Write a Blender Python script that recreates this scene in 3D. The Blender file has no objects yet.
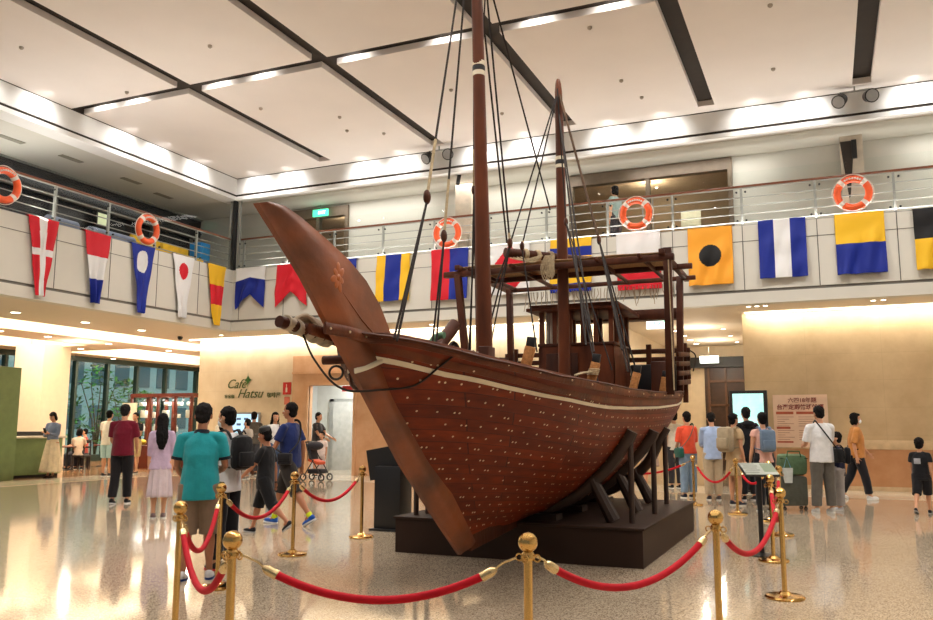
import bpy, bmesh, math, random
from mathutils import Vector, Matrix, noise
random.seed(7)
PI = math.pi
V = Vector
SC = bpy.context.scene
COL = SC.collection
SC.view_settings.view_transform = 'Standard'
SC.view_settings.look = 'None'
SC.view_settings.gamma = 1.0
SC.view_settings.use_curve_mapping = False
SC.view_settings.exposure = 0.22
try:
    SC.cycles.use_denoising = True
    SC.cycles.max_bounces = 7
    SC.cycles.diffuse_bounces = 3
    SC.cycles.glossy_bounces = 3
    SC.cycles.transmission_bounces = 5
    SC.cycles.transparent_max_bounces = 12
    SC.cycles.caustics_reflective = False
    SC.cycles.caustics_refractive = False
    SC.cycles.sample_clamp_indirect = 4.0
except Exception:
    pass

# ------------------------------------------------------------ materials
def srgb(r, g, b):
    f = lambda c: c/12.92 if c <= .04045 else ((c+.055)/1.055)**2.4
    return (f(r/255), f(g/255), f(b/255), 1)
_M = {}
def mat(name, col, rough=.5, metal=0, coat=0, var=.08, scale=6, bump=0, bscale=40, emit=None, estr=0, stretch=None, spec=None, sheen=0):
    if name in _M: return _M[name]
    m = bpy.data.materials.new(name); m.use_nodes = True; _M[name] = m
    nt = m.node_tree; n = nt.nodes; l = nt.links
    b = n['Principled BSDF']
    b.inputs['Roughness'].default_value = rough
    b.inputs['Metallic'].default_value = metal
    b.inputs['Coat Weight'].default_value = coat
    if coat: b.inputs['Coat Roughness'].default_value = .12
    if spec is not None: b.inputs['Specular IOR Level'].default_value = spec
    if sheen: b.inputs['Sheen Weight'].default_value = sheen
    b.inputs['Base Color'].default_value = col
    if var > 0 or bump > 0:
        tc = n.new('ShaderNodeTexCoord'); mp = n.new('ShaderNodeMapping')
        l.new(tc.outputs['Object'], mp.inputs['Vector'])
        if stretch: mp.inputs['Scale'].default_value = stretch
        if var > 0:
            nz = n.new('ShaderNodeTexNoise'); nz.inputs['Scale'].default_value = scale; nz.inputs['Detail'].default_value = 5
            l.new(mp.outputs[0], nz.inputs['Vector'])
            cr = n.new('ShaderNodeValToRGB')
            c = V(col[:3])
            lo = c*(1-var*1.6); hi = c*(1+var*1.2)
            cr.color_ramp.elements[0].position = .3; cr.color_ramp.elements[1].position = .7
            cr.color_ramp.elements[0].color = (*lo, 1); cr.color_ramp.elements[1].color = (*hi, 1)
            l.new(nz.outputs['Fac'], cr.inputs['Fac']); l.new(cr.outputs[0], b.inputs['Base Color'])
        if bump > 0:
            nb = n.new('ShaderNodeTexNoise'); nb.inputs['Scale'].default_value = bscale; nb.inputs['Detail'].default_value = 3
            l.new(mp.outputs[0], nb.inputs['Vector'])
            bp = n.new('ShaderNodeBump'); bp.inputs['Strength'].default_value = bump; bp.inputs['Distance'].default_value = .02
            l.new(nb.outputs['Fac'], bp.inputs['Height']); l.new(bp.outputs[0], b.inputs['Normal'])
    if emit:
        b.inputs['Emission Color'].default_value = emit; b.inputs['Emission Strength'].default_value = estr
    return m
def cloth(name, col, rough=.85): return mat(name, col, rough, var=.06, scale=12, bump=.5, bscale=14, sheen=.15, spec=.2)
def rgb(name, r, g, b, **k): return mat(name, srgb(r, g, b), **k)

def glass_mat(name, tint=(1, 1, 1), refl=.9, dirt=0.0):
    m = bpy.data.materials.new(name); m.use_nodes = True; nt = m.node_tree; n = nt.nodes; l = nt.links
    n.remove(n['Principled BSDF'])
    t = n.new('ShaderNodeBsdfTransparent'); t.inputs['Color'].default_value = (*tint, 1)
    g = n.new('ShaderNodeBsdfGlossy'); g.inputs['Roughness'].default_value = .02
    fr = n.new('ShaderNodeFresnel'); fr.inputs['IOR'].default_value = 1.5
    mul = n.new('ShaderNodeMath'); mul.operation = 'MULTIPLY_ADD'; mul.inputs[1].default_value = refl; mul.inputs[2].default_value = dirt
    mx = n.new('ShaderNodeMixShader')
    ge = n.new('ShaderNodeNewGeometry'); inv = n.new('ShaderNodeMath'); inv.operation = 'SUBTRACT'; inv.inputs[0].default_value = 1
    m2_ = n.new('ShaderNodeMath'); m2_.operation = 'MULTIPLY'; l.new(ge.outputs['Backfacing'], inv.inputs[1])
    l.new(fr.outputs[0], mul.inputs[0]); l.new(mul.outputs[0], m2_.inputs[0]); l.new(inv.outputs[0], m2_.inputs[1]); l.new(m2_.outputs[0], mx.inputs[0]); l.new(t.outputs[0], mx.inputs[1]); l.new(g.outputs[0], mx.inputs[2])
    l.new(mx.outputs[0], n['Material Output'].inputs['Surface'])
    _M[name] = m
    return m

# ------------------------------------------------------------ mesh builder
class MB:
    def __init__(s): s.b = bmesh.new(); s.mi = 0; s.uv = None
    def _f(s, vs):
        try:
            f = s.b.faces.new(vs); f.material_index = s.mi; f.smooth = True; return f
        except ValueError: return None
    def box(s, c, d, R=None, bev=0):
        c = V(c); hx, hy, hz = d[0]/2, d[1]/2, d[2]/2
        P = []
        for x, y, z in [(-1,-1,-1),(1,-1,-1),(1,1,-1),(-1,1,-1),(-1,-1,1),(1,-1,1),(1,1,1),(-1,1,1)]:
            p = V((x*hx, y*hy, z*hz))
            if R is not None: p = R @ p
            P.append(s.b.verts.new(c+p))
        fs = []
        for q in [(0,3,2,1),(4,5,6,7),(0,1,5,4),(1,2,6,5),(2,3,7,6),(3,0,4,7)]:
            f = s._f([P[i] for i in q]); f.smooth = False; fs.append(f)
        if bev > 0:
            es = list({e for f in fs for e in f.edges})
            bmesh.ops.bevel(s.b, geom=es, offset=bev, segments=2, affect='EDGES', profile=.5)
        return s
    def span(s, lo, hi, bev=0):
        lo = V(lo); hi = V(hi)
        return s.box((lo+hi)/2, [abs(a) for a in (hi-lo)], bev=bev)
    def bar(s, p, q, w, h=None, up=(0, 0, 1), bev=0):
        p = V(p); q = V(q); h = h or w; d = q-p; L = d.length; z = d.normalized(); u = V(up)
        if abs(z.dot(u)) > .98: u = V((0, 1, 0))
        x = u.cross(z).normalized(); y = z.cross(x)
        R = Matrix((x, y, z)).transposed()
        return s.box((p+q)/2, (w, h, L), R, bev)
    def ring(s, c, x, y, rx, ry, seg):
        return [s.b.verts.new(c+x*(rx*math.cos(2*PI*i/seg))+y*(ry*math.sin(2*PI*i/seg))) for i in range(seg)]
    def skinr(s, A, B):
        n = len(A)
        for i in range(n): s._f([A[i], A[(i+1) % n], B[(i+1) % n], B[i]])
    def tube(s, pts, r, seg=10, up=None, cap=True, flat=1.0, closed=False):
        pts = [V(p) for p in pts]; n = len(pts)
        rr = r if isinstance(r, (list, tuple)) else [r]*n
        prev = None; x = None; first = None
        for i, p in enumerate(pts):
            if closed: t = pts[(i+1) % n]-pts[i-1]
            elif i == 0: t = pts[1]-p
            elif i == n-1: t = p-pts[i-1]
            else: t = pts[i+1]-pts[i-1]
            if t.length < 1e-9: t = V((0, 0, 1))
            t.normalize()
            if x is None:
                u = V(up) if up else (V((0, 0, 1)) if abs(t.z) < .9 else V((0, 1, 0)))
                x = u.cross(t).normalized()
            else:
                x = (x-t*x.dot(t)).normalized()
            y = t.cross(x)
            a = rr[i]; rx, ry = (a if isinstance(a, (list, tuple)) else (a, a*flat))
            R = s.ring(p, x, y, rx, ry, seg)
            if prev: s.skinr(prev, R)
            if i == 0: first = R
            prev = R
        if closed: s.skinr(prev, first)
        elif cap:
            s._f(list(reversed(first))); s._f(prev)
        return s
    def cyl(s, p, q, r, r2=None, seg=16): return s.tube([p, q], [r, r if r2 is None else r2], seg)
    def caps(s, p, q, r, r2=None, seg=12):
        # closed capsule with rounded ends
        p = V(p); q = V(q); r2 = r if r2 is None else r2
        d = (q-p); L = d.length
        if L < 1e-6: return s.ell(p, (r, r, r))
        t = d/L; P = []; R = []
        for a in (85, 60, 30): P.append(p-t*(r*math.sin(math.radians(a)))); R.append(r*math.cos(math.radians(a)))
        P += [p, q]; R += [r, r2]
        for a in (30, 60, 85): P.append(q+t*(r2*math.sin(math.radians(a)))); R.append(r2*math.cos(math.radians(a)))
        return s.tube(P, R, seg)
    def ell(s, c, r, R=None, seg=16, rings=10):
        c = V(c); rs = []
        for j in range(1, rings):
            a = PI*j/rings
            ring = []
            for i in range(seg):
                b = 2*PI*i/seg
                p = V((r[0]*math.sin(a)*math.cos(b), r[1]*math.sin(a)*math.sin(b), r[2]*math.cos(a)))
                if R is not None: p = R @ p
                ring.append(s.b.verts.new(c+p))
            rs.append(ring)
        t = V((0, 0, r[2])); u = V((0, 0, -r[2]))
        if R is not None: t = R @ t; u = R @ u
        T = s.b.verts.new(c+t); U = s.b.verts.new(c+u)
        for i in range(seg):
            s._f([T, rs[0][i], rs[0][(i+1) % seg]]); s._f([U, rs[-1][(i+1) % seg], rs[-1][i]])
        for A, B in zip(rs, rs[1:]):
            for i in range(seg): s._f([A[i], B[i], B[(i+1) % seg], A[(i+1) % seg]])
        return s
    def lathe(s, c, prof, seg=28, R=None):
        c = V(c); prev = None; first = None
        for r, z in prof:
            ring = []
            for i in range(seg):
                a = 2*PI*i/seg; p = V((r*math.cos(a), r*math.sin(a), z))
                if R is not None: p = R @ p
                ring.append(s.b.verts.new(c+p))
            if prev: s.skinr(prev, ring)
            else: first = ring
            prev = ring
        s._f(list(reversed(first))); s._f(prev)
        return s
    def torus(s, c, R_, r, M=None, seg=40, sseg=12, rng=(0, 1)):
        pts = []; full = rng == (0, 1)
        k = seg if full else max(3, int(seg*(rng[1]-rng[0])))
        for i in range(k+(0 if full else 1)):
            a = 2*PI*(rng[0]+(rng[1]-rng[0])*i/k); p = V((R_*math.cos(a), R_*math.sin(a), 0))
            if M is not None: p = M @ p
            pts.append(V(c)+p)
        up = M @ V((0, 0, 1)) if M is not None else (0, 0, 1)
        return s.tube(pts, r, sseg, up=up, closed=full)
    def prism(s, pts, a, ext):
        # polygon pts (3D list) extruded by vector ext
        A = [s.b.verts.new(V(p)) for p in pts]; B = [s.b.verts.new(V(p)+V(ext)) for p in pts]
        f1 = s._f(list(reversed(A))); f2 = s._f(B)
        n = len(A)
        for i in range(n):
            f = s._f([A[i], A[(i+1) % n], B[(i+1) % n], B[i]])
            if f: f.smooth = False
        for f in (f1, f2):
            if f: f.smooth = False
        return s
    def grid(s, fn, nu, nv, mfn=None, thick=None):
        P = [[s.b.verts.new(V(fn(i/nu, j/nv))) for j in range(nv+1)] for i in range(nu+1)]
        uvl = s.b.loops.layers.uv.verify()
        for i in range(nu):
            for j in range(nv):
                f = s._f([P[i][j], P[i+1][j], P[i+1][j+1], P[i][j+1]])
                if f:
                    if mfn: f.material_index = mfn((i+.5)/nu, (j+.5)/nv)
                    for lp, (a, b) in zip(f.loops, ((i, j), (i+1, j), (i+1, j+1), (i, j+1))): lp[uvl].uv = (a/nu, b/nv)
        return s
    def mesh(s, name, recalc=True):
        if recalc: bmesh.ops.recalc_face_normals(s.b, faces=s.b.faces)
        me = bpy.data.meshes.new(name); s.b.to_mesh(me); s.b.free(); return me
    def build(s, name, m=None, parent=None, local=False, solid=0, sharp=35):
        me = s.mesh(name)
        return mkobj(name, me, m, parent, local, solid, sharp)

def origin(o):
    p = V((0, 0, 0))
    while o is not None: p = p+V(o.location); o = o.parent
    return p
def mkobj(name, me, m=None, parent=None, local=False, solid=0, sharp=35):
    if m is not None:
        for q in (m if isinstance(m, (list, tuple)) else [m]): me.materials.append(q)
    try: me.set_sharp_from_angle(angle=math.radians(sharp))
    except Exception: pass
    o = bpy.data.objects.new(name, me); COL.objects.link(o)
    if not local:
        # centre a free-standing mesh on its own base so that its origin sits at the thing
        if parent is None:
            xs = [v.co for v in me.vertices]
            if xs:
                c = V(((min(p.x for p in xs)+max(p.x for p in xs))/2, (min(p.y for p in xs)+max(p.y for p in xs))/2, min(p.z for p in xs)))
                me.transform(Matrix.Translation(-c)); o.location = c
        else:
            me.transform(Matrix.Translation(-origin(parent)))
    if parent is not None: o.parent = parent
    if solid:
        md = o.modifiers.new('Solidify', 'SOLIDIFY'); md.thickness = solid; md.offset = 0
    return o
def thing(name, label, cat, loc=(0, 0, 0), rz=0, group=None):
    o = bpy.data.objects.new(name, None); COL.objects.link(o); o.empty_display_size = .1
    o.location = loc; o.rotation_euler = (0, 0, rz); return tag(o, label, cat, group)
def tag(o, label, cat, group=None, kind=None):
    if label: o['label'] = label
    if cat: o['category'] = cat
    if group: o['group'] = group
    if kind: o['kind'] = kind
    return o
def struct(o, label=None, cat=None):
    o['kind'] = 'structure'
    if label: o['label'] = label
    if cat: o['category'] = cat
    return o
def remesh(mb, name, vox, smooth=2, fac=.5):
    me = mb.mesh(name+'_src')
    o = bpy.data.objects.new(name+'_src', me); COL.objects.link(o)
    md = o.modifiers.new('R', 'REMESH'); md.mode = 'VOXEL'; md.voxel_size = vox; md.use_smooth_shade = True
    if smooth:
        s = o.modifiers.new('S', 'SMOOTH'); s.factor = fac; s.iterations = smooth
    dg = bpy.context.evaluated_depsgraph_get()
    r = bpy.data.meshes.new_from_object(o.evaluated_get(dg))
    bpy.data.objects.remove(o); bpy.data.meshes.remove(me)
    r.name = name
    return r
def copy_tree(o, parent=None):
    c = o.copy(); COL.objects.link(c)
    if parent is not None: c.parent = parent
    for ch in list(o.children): copy_tree(ch, c)
    return c
def text_mesh(body, size, ext=.004, shear=0, align='CENTER', bold=0):
    cu = bpy.data.curves.new('writing', 'FONT'); cu.body = body; cu.size = size; cu.extrude = ext; cu.shear = shear
    cu.align_x = align; cu.offset = bold; cu.resolution_u = 3
    o = bpy.data.objects.new('writing', cu); COL.objects.link(o)
    dg = bpy.context.evaluated_depsgraph_get()
    me = bpy.data.meshes.new_from_object(o.evaluated_get(dg))
    bpy.data.objects.remove(o); bpy.data.curves.remove(cu)
    return me
def text(name, body, size, loc, R, m, parent=None, ext=.004, shear=0, align='CENTER', bold=0):
    """letters stand in the plane whose local x, y axes are given by R's columns"""
    me = text_mesh(body, size, ext, shear, align, bold)
    me.transform(Matrix.Translation(V(loc)) @ R.to_4x4())
    me.materials.clear()
    return mkobj(name, me, m, parent)
FACE_CAM = Matrix(((1, 0, 0), (0, 0, -1), (0, 1, 0)))      # text on a wall that faces -Y
def lerp(a, b, t): return a+(b-a)*t
def sm(a, b, x):
    t = max(0, min(1, (x-a)/(b-a))); return t*t*(3-2*t)
def interp(T, x):
    if x <= T[0][0]: return T[0][1]
    for (a, fa), (b, fb) in zip(T, T[1:]):
        if x <= b: return fa+(fb-fa)*(x-a)/(b-a)
    return T[-1][1]
def sag(p, q, drop, n=16):
    p = V(p); q = V(q); out = []
    for i in range(n+1):
        t = i/n; v = p.lerp(q, t); v.z -= drop*4*t*(1-t); out.append(v)
    return out
def spline(P, n=6):
    P = [V(p) for p in P]; out = []
    for i in range(len(P)-1):
        p0 = P[max(0, i-1)]; p1 = P[i]; p2 = P[i+1]; p3 = P[min(len(P)-1, i+2)]
        for k in range(n):
            t = k/n
            out.append(.5*((2*p1)+(p2-p0)*t+(2*p0-5*p1+4*p2-p3)*t*t+(3*p1-p0-3*p2+p3)*t**3))
    out.append(P[-1]); return out
def light(kind, name, loc, power, col=(1, .95, .88), size=.2, aim=None, spot=None, blend=.6, sy=None, spread=None):
    d = bpy.data.lights.new(name, kind); d.energy = power; d.color = col
    if kind == 'AREA':
        d.size = size
        if sy: d.shape = 'RECTANGLE'; d.size_y = sy
        if spread: d.spread = spread
    else: d.shadow_soft_size = size
    if kind == 'SPOT': d.spot_size = spot; d.spot_blend = blend
    o = bpy.data.objects.new(name, d); COL.objects.link(o); o.location = loc
    if aim is not None: o.rotation_euler = V(aim).to_track_quat('-Z', 'Y').to_euler()
    return o

# ------------------------------------------------------------ camera (eye at 1.4 m)
yaw, pit, roll, FPX = -.4074, .1398, .0026, 830.0
fw = V((math.sin(yaw)*math.cos(pit), math.cos(yaw)*math.cos(pit), math.sin(pit)))
rt = V((math.cos(yaw), -math.sin(yaw), 0)); up = rt.cross(fw)
r2 = rt*math.cos(roll)+up*math.sin(roll); u2 = up*math.cos(roll)-rt*math.sin(roll)
cd = bpy.data.cameras.new('camera'); cd.sensor_width = 36; cd.lens = FPX/933*36; cd.clip_end = 200
cam = bpy.data.objects.new('camera', cd); COL.objects.link(cam)
Rc = Matrix((r2, u2, -fw)).transposed()
cam.matrix_world = Matrix.Translation((0, 0, 1.4)) @ Rc.to_4x4()
SC.camera = cam
VIEW = math.radians(23.3)      # rotation that makes a figure face straight away from the entrance side
# ============================================================ MATERIALS OF THE HALL
WHITE = rgb('ceiling_paint', 238, 231, 226, rough=.9, var=.015, scale=1)
WHITEB = rgb('cove_paint', 235, 235, 233, rough=.8, var=.01)
DARKGAP = rgb('dark_recess', 50, 42, 36, rough=.8)
FASCIA = rgb('fascia_panel', 216, 213, 202, rough=.45, var=.02, scale=2)
JOINT = rgb('panel_joint', 92, 90, 84, rough=.7, var=0)
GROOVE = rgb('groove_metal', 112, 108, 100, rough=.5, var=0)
GREYW = rgb('upper_wall', 208, 206, 196, rough=.7, var=.02, scale=1)
STEEL = rgb('brushed_steel', 158, 158, 153, rough=.35, metal=.3, var=.03)
WOODRAIL = rgb('handrail_wood', 120, 62, 34, rough=.35, var=.15, stretch=(1, 1, 8))
DARK = rgb('near_black', 26, 26, 28, rough=.5, var=.02)
BLACKGL = rgb('dark_glass_wall', 40, 42, 46, rough=.15, var=.1, scale=.6)
BRONZE = rgb('bronze_frame', 112, 98, 82, rough=.45, metal=.2)
GLASS = glass_mat('clear_glass', (.97, .985, .98), .3)
GREENGL = glass_mat('green_glass', (.80, .93, .88), 1.0, .01)

def stone(name, c1, c2, rough, tile=(.8, .6), joint=.35, coat=0.0, vscale=1.6):
    m = bpy.data.materials.new(name); m.use_nodes = True; nt = m.node_tree; n = nt.nodes; l = nt.links; b = n['Principled BSDF']
    tc = n.new('ShaderNodeTexCoord'); sep = n.new('ShaderNodeSeparateXYZ'); l.new(tc.outputs['Object'], sep.inputs[0])
    cmb = n.new('ShaderNodeCombineXYZ'); ad = n.new('ShaderNodeMath'); ad.operation = 'ADD'
    l.new(sep.outputs[0], ad.inputs[0]); l.new(sep.outputs[1], ad.inputs[1])
    l.new(ad.outputs[0], cmb.inputs[0]); l.new(sep.outputs[2], cmb.inputs[1])
    br = n.new('ShaderNodeTexBrick'); br.inputs['Scale'].default_value = 1; br.inputs['Brick Width'].default_value = tile[0]; br.inputs['Row Height'].default_value = tile[1]
    br.inputs['Mortar Size'].default_value = .004; br.offset = 0
    l.new(cmb.outputs[0], br.inputs['Vector'])
    nz = n.new('ShaderNodeTexNoise'); nz.inputs['Scale'].default_value = vscale; nz.inputs['Detail'].default_value = 8; nz.inputs['Roughness'].default_value = .6
    l.new(tc.outputs['Object'], nz.inputs['Vector'])
    cr = n.new('ShaderNodeValToRGB'); cr.color_ramp.elements[0].position = .35; cr.color_ramp.elements[1].position = .68
    cr.color_ramp.elements[0].color = c1; cr.color_ramp.elements[1].color = c2
    l.new(nz.outputs['Fac'], cr.inputs[0])
    mx = n.new('ShaderNodeMix'); mx.data_type = 'RGBA'; mx.blend_type = 'MULTIPLY'; mx.inputs[7].default_value = (1-joint, 1-joint, 1-joint, 1)
    l.new(br.outputs['Fac'], mx.inputs[0]); l.new(cr.outputs[0], mx.inputs[6]); l.new(mx.outputs[2], b.inputs['Base Color'])
    b.inputs['Roughness'].default_value = rough; b.inputs['Coat Weight'].default_value = coat
    _M[name] = m
    return m
MARBLE = stone('cream_marble', srgb(226, 206, 174), srgb(238, 222, 194), .16, (1.2, .62), .12)
MARBLE_R = stone('sand_marble', srgb(206, 180, 142), srgb(222, 198, 160), .13, (1.6, .62), .12)
PEACH = stone('peach_marble', srgb(214, 164, 124), srgb(230, 188, 150), .2, (1.4, 1.5), .12)
WAINS = stone('wainscot_marble', srgb(196, 142, 100), srgb(212, 162, 120), .2, (1.6, 2), .1)
LEDGE = rgb('ledge_marble', 222, 196, 158, rough=.25)

def granite(name, base, dark, light_, joint=.25, size=.6, rough=.1):
    m = bpy.data.materials.new(name); m.use_nodes = True; nt = m.node_tree; n = nt.nodes; l = nt.links; b = n['Principled BSDF']
    tc = n.new('ShaderNodeTexCoord')
    br = n.new('ShaderNodeTexBrick'); br.inputs['Scale'].default_value = 1; br.inputs['Brick Width'].default_value = size; br.inputs['Row Height'].default_value = size
    br.inputs['Mortar Size'].default_value = .0025; br.offset = 0
    br.inputs['Color1'].default_value = (1, 1, 1, 1); br.inputs['Color2'].default_value = (.93, .92, .9, 1); br.inputs['Mortar'].default_value = (1-joint,)*3+(1,)
    l.new(tc.outputs['Object'], br.inputs['Vector'])
    n1 = n.new('ShaderNodeTexNoise'); n1.inputs['Scale'].default_value = 95; n1.inputs['Detail'].default_value = 3
    n2 = n.new('ShaderNodeTexVoronoi'); n2.inputs['Scale'].default_value = 130
    l.new(tc.outputs['Object'], n1.inputs['Vector']); l.new(tc.outputs['Object'], n2.inputs['Vector'])
    c1 = n.new('ShaderNodeValToRGB'); c1.color_ramp.elements[0].position = .36; c1.color_ramp.elements[0].color = dark
    c1.color_ramp.elements[1].position = .52; c1.color_ramp.elements[1].color = base
    e = c1.color_ramp.elements.new(.68); e.color = light_
    l.new(n1.outputs['Fac'], c1.inputs[0])
    c2 = n.new('ShaderNodeValToRGB'); c2.color_ramp.elements[0].position = 0; c2.color_ramp.elements[0].color = (.72, .68, .62, 1); c2.color_ramp.elements[1].position = .5; c2.color_ramp.elements[1].color = (1.05, 1.03, 1.0, 1)
    l.new(n2.outputs['Color'], c2.inputs[0])
    m1 = n.new('ShaderNodeMix'); m1.data_type = 'RGBA'; m1.blend_type = 'MULTIPLY'; m1.inputs[0].default_value = .7
    l.new(c1.outputs[0], m1.inputs[6]); l.new(c2.outputs[0], m1.inputs[7])
    m2 = n.new('ShaderNodeMix'); m2.data_type = 'RGBA'; m2.blend_type = 'MULTIPLY'; m2.inputs[0].default_value = 1
    l.new(m1.outputs[2], m2.inputs[6]); l.new(br.outputs['Color'], m2.inputs[7]); l.new(m2.outputs[2], b.inputs['Base Color'])
    b.inputs['Roughness'].default_value = rough; b.inputs['IOR'].default_value = 1.55
    _M[name] = m
    return m
FLOORM = granite('granite_floor', srgb(198, 181, 157), srgb(136, 118, 96), srgb(222, 208, 186), .28, .9, .08)
STRIPM = granite('pale_stone_border', srgb(236, 226, 208), srgb(204, 190, 164), srgb(240, 230, 212), .12)
CAFEFL = granite('cafe_floor', srgb(168, 128, 92), srgb(128, 92, 62), srgb(190, 150, 112), .2, .6, .12)

# ============================================================ FLOOR
f = MB().span((-34, -9, -.12), (14, 34, 0)).build('floor', FLOORM); struct(f, 'speckled beige polished granite floor of the hall', 'floor')
b = MB(); b.span((-19.2, 18.75, 0), (9, 21.05, .004)); b.span((-19.2, 6, 0), (-17.6, 18.75, .004))
struct(b.build('floor_border', STRIPM), 'pale stone border strip running round the hall floor', 'floor')
b = MB(); b.span((-33, 6, 0), (-19.2, 33.5, .004)); b.span((-19.2, 21.05, 0), (-18.3, 33.5, .004))
struct(b.build('floor_cafe', CAFEFL), 'brown polished floor of the cafe area', 'floor')

# ============================================================ CEILING: hung panels with dark slots
gx = [-11.62, -8.38, -5.07, -2.03, .98, 4.1, 7.2]; gy = [-7.6, -2.5, 2.5, 7.55, 12.6]
g = .17
xs = [-14.73]+[v for c in gx for v in (c-g, c+g)]+[9]
ys = [-9]+[v for c in gy for v in (c-g, c+g)]+[17.62]
b = MB()
for i in range(0, len(xs), 2):
    for j in range(0, len(ys), 2):
        b.span((xs[i], ys[j], 8.22), (xs[i+1], ys[j+1], 8.34))
b.span((-14.73, 17.62, 8.22), (9, 18.0, 8.34))
struct(b.build('ceiling', WHITE), 'flat off-white ceiling panels parted by dark slots', 'ceiling')
b = MB().span((-15, -9, 8.36), (9, 18.2, 8.5)); b.span((-15.2, -9, 8.22), (-14.73, 18.2, 8.36)); b.span((-14.73, 18.0, 8.22), (9, 18.2, 8.36))
struct(b.build('ceiling_slots', DARKGAP), 'dark recesses between the ceiling panels', 'ceiling')
# smoke detectors and sprinkler heads
for i, (x, y) in enumerate([(-10.2, 7.9), (-12.9, 12.2), (-9.9, 11.2), (-10.9, 14.0), (-6.7, 14.7), (-3.4, 13.2), (-3.4, 15.6), (-13.1, 9.9), (-.5, 13.6), (-.6, 16.2), (-9.6, 15.1), (-9.9, 15.9), (-9.2, 16.4), (-6.2, 16.3), (-3.2, 16.6)]):
    r = .1 if i == 0 else .04
    o = MB().lathe((x, y, 8.17), [(r*.5, 0), (r, .02), (r, .05)], 16).build('smoke_detector' if i == 0 else 'sprinkler_head', rgb('detector_white', 170, 160, 148, rough=.6))
    tag(o, 'larger round smoke detector on the ceiling above the left bay' if i == 0 else 'tiny round sprinkler head dotted on the white ceiling', 'detector' if i == 0 else 'sprinkler', None if i == 0 else 'ceiling sprinkler heads')

# cove bands, slots and lower fascia under the ceiling
b = MB(); b.span((-15.2, 6, 7.76), (-14.73, 18.0, 8.2)); b.span((-15.2, 18.0, 7.76), (9, 18.25, 8.2))
b.span((-15.2, 6, 7.6), (-14.73, 18.0, 7.70)); b.span((-15.2, 18.0, 7.6), (9, 18.25, 7.70))
struct(b.build('trim_1', WHITEB), 'white band under the ceiling edge washed by spotlights', 'trim')
b = MB(); b.span((-15.18, 6, 7.70), (-14.76, 18.0, 7.76)); b.span((-15.18, 18.03, 7.70), (9, 18.24, 7.76))
struct(b.build('trim_2', DARKGAP), 'thin dark line under the lit white band', 'trim')
# balcony ceilings
b = MB(); b.span((-17.5, 6, 7.62), (-15.2, 20, 7.75)); b.span((-15.2, 18.25, 7.62), (9, 20, 7.75))
struct(b.build('ceiling_balcony', GREYW), 'grey-white ceiling over the upper walkway', 'ceiling')
b = MB()
for (x, y) in ((-16, 13.6), (-16.1, 12.1), (-16.05, 15.5), (-16.3, 16.9)): b.span((x-.08, y-.3, 7.605), (x+.08, y+.3, 7.62))
struct(b.build('ceiling_vents', rgb('vent_grey', 140, 136, 122, rough=.6)), 'slim ventilation slots in the left walkway ceiling', 'vent')

# ============================================================ BALCONY FASCIA
b = MB(); b.span((-15.0, 6, 4.25), (-14.73, 18.0, 5.62)); b.span((-15.0, 18.0, 4.25), (9, 18.27, 5.62))
b.span((-15.0, 6, 3.95), (-14.73, 18.0, 4.19)); b.span((-15.0, 18.0, 3.95), (9, 18.27, 4.19))
bal = struct(b.build('wall_balcony_front', FASCIA), 'cream panelled front of the upper walkway', 'wall')
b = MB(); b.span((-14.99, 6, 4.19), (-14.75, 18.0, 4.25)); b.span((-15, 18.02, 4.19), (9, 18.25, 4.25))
struct(b.build('trim_3', GROOVE), 'dark groove along the foot of the walkway front', 'trim')
b = MB()
PX = [1.46-1.45*k for k in range(-5, 12)]; PY = [18.11-1.45*k for k in range(1, 9)]
for x in PX: b.span((x-.008, 17.994, 4.25), (x+.008, 18.002, 5.62))
for y in PY: b.span((-14.732, y-.008, 4.25), (-14.724, y+.008, 5.62))
b.span((-14.73, 17.994, 5.27), (9, 18.002, 5.282)); b.span((-14.732, 6, 5.27), (-14.724, 18, 5.282))
struct(b.build('trim_4', JOINT), 'thin joints between the walkway front panels', 'trim')
b = MB(); b.span((-17.5, 6, 5.2), (-15, 20, 5.4)); b.span((-15, 18.27, 5.2), (9, 20, 5.4)); struct(b.build('floor_balcony', rgb('balcony_floor', 150, 140, 128, rough=.4)), 'floor of the upper walkway', 'floor')

struct(MB().span((-14.84, 6, 5.62), (-14.76, 17.9, 5.64)).span((-14.6, 18.04, 5.62), (9, 18.1, 5.64)).build('trim_9', STEEL), 'slim metal strip added under the uplights on the walkway front', 'trim')  # made-up housing for the added uplights
# railings: right-hand run and left-hand run
def railing(label, a, q, posts, nrm):
    a = V(a); q = V(q); d = (q-a).normalized(); n = V(nrm)
    t = thing('balcony_railing', label, 'railing', (a.x, a.y, 5.62))
    MB().bar(a+V((0, 0, .88)), q+V((0, 0, .88)), .055, .05, bev=.01).build('handrail', WOODRAIL, t)
    MB().bar(a+V((0, 0, .845)), q+V((0, 0, .845)), .04, .02).build('rail_plate', STEEL, t)
    for z in (.1, .28, .46, .64):
        MB().tube([a+V((0, 0, z)), q+V((0, 0, z))], .012, 8).build('bar', STEEL, t)
    pm = [a+d*s for s in posts]
    for p in pm:
        MB().bar(p, p+V((0, 0, .85)), .05, .05, up=n).build('post', STEEL, t)
    MB().bar(a+n*.07+V((0, 0, .62)), q+n*.07+V((0, 0, .62)), .012, 1.12).build('glass_panel', GLASS, t)
    b = MB()
    for p in pm:
        for s in (-.09, .09):
            for z in (.12, .74):
                c = p+d*s+n*.058+V((0, 0, z)); b.cyl(c, c+n*.03, .022, seg=12)
    b.build('glass_clamps', DARK, t)
    return t
railing('long steel and wood railing of the far walkway above the signal flags', (-14.6, 18.13, 5.62), (9, 18.13, 5.62), [x+14.6 for x in PX if -14.5 < x < 9], (0, -1, 0))
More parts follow.
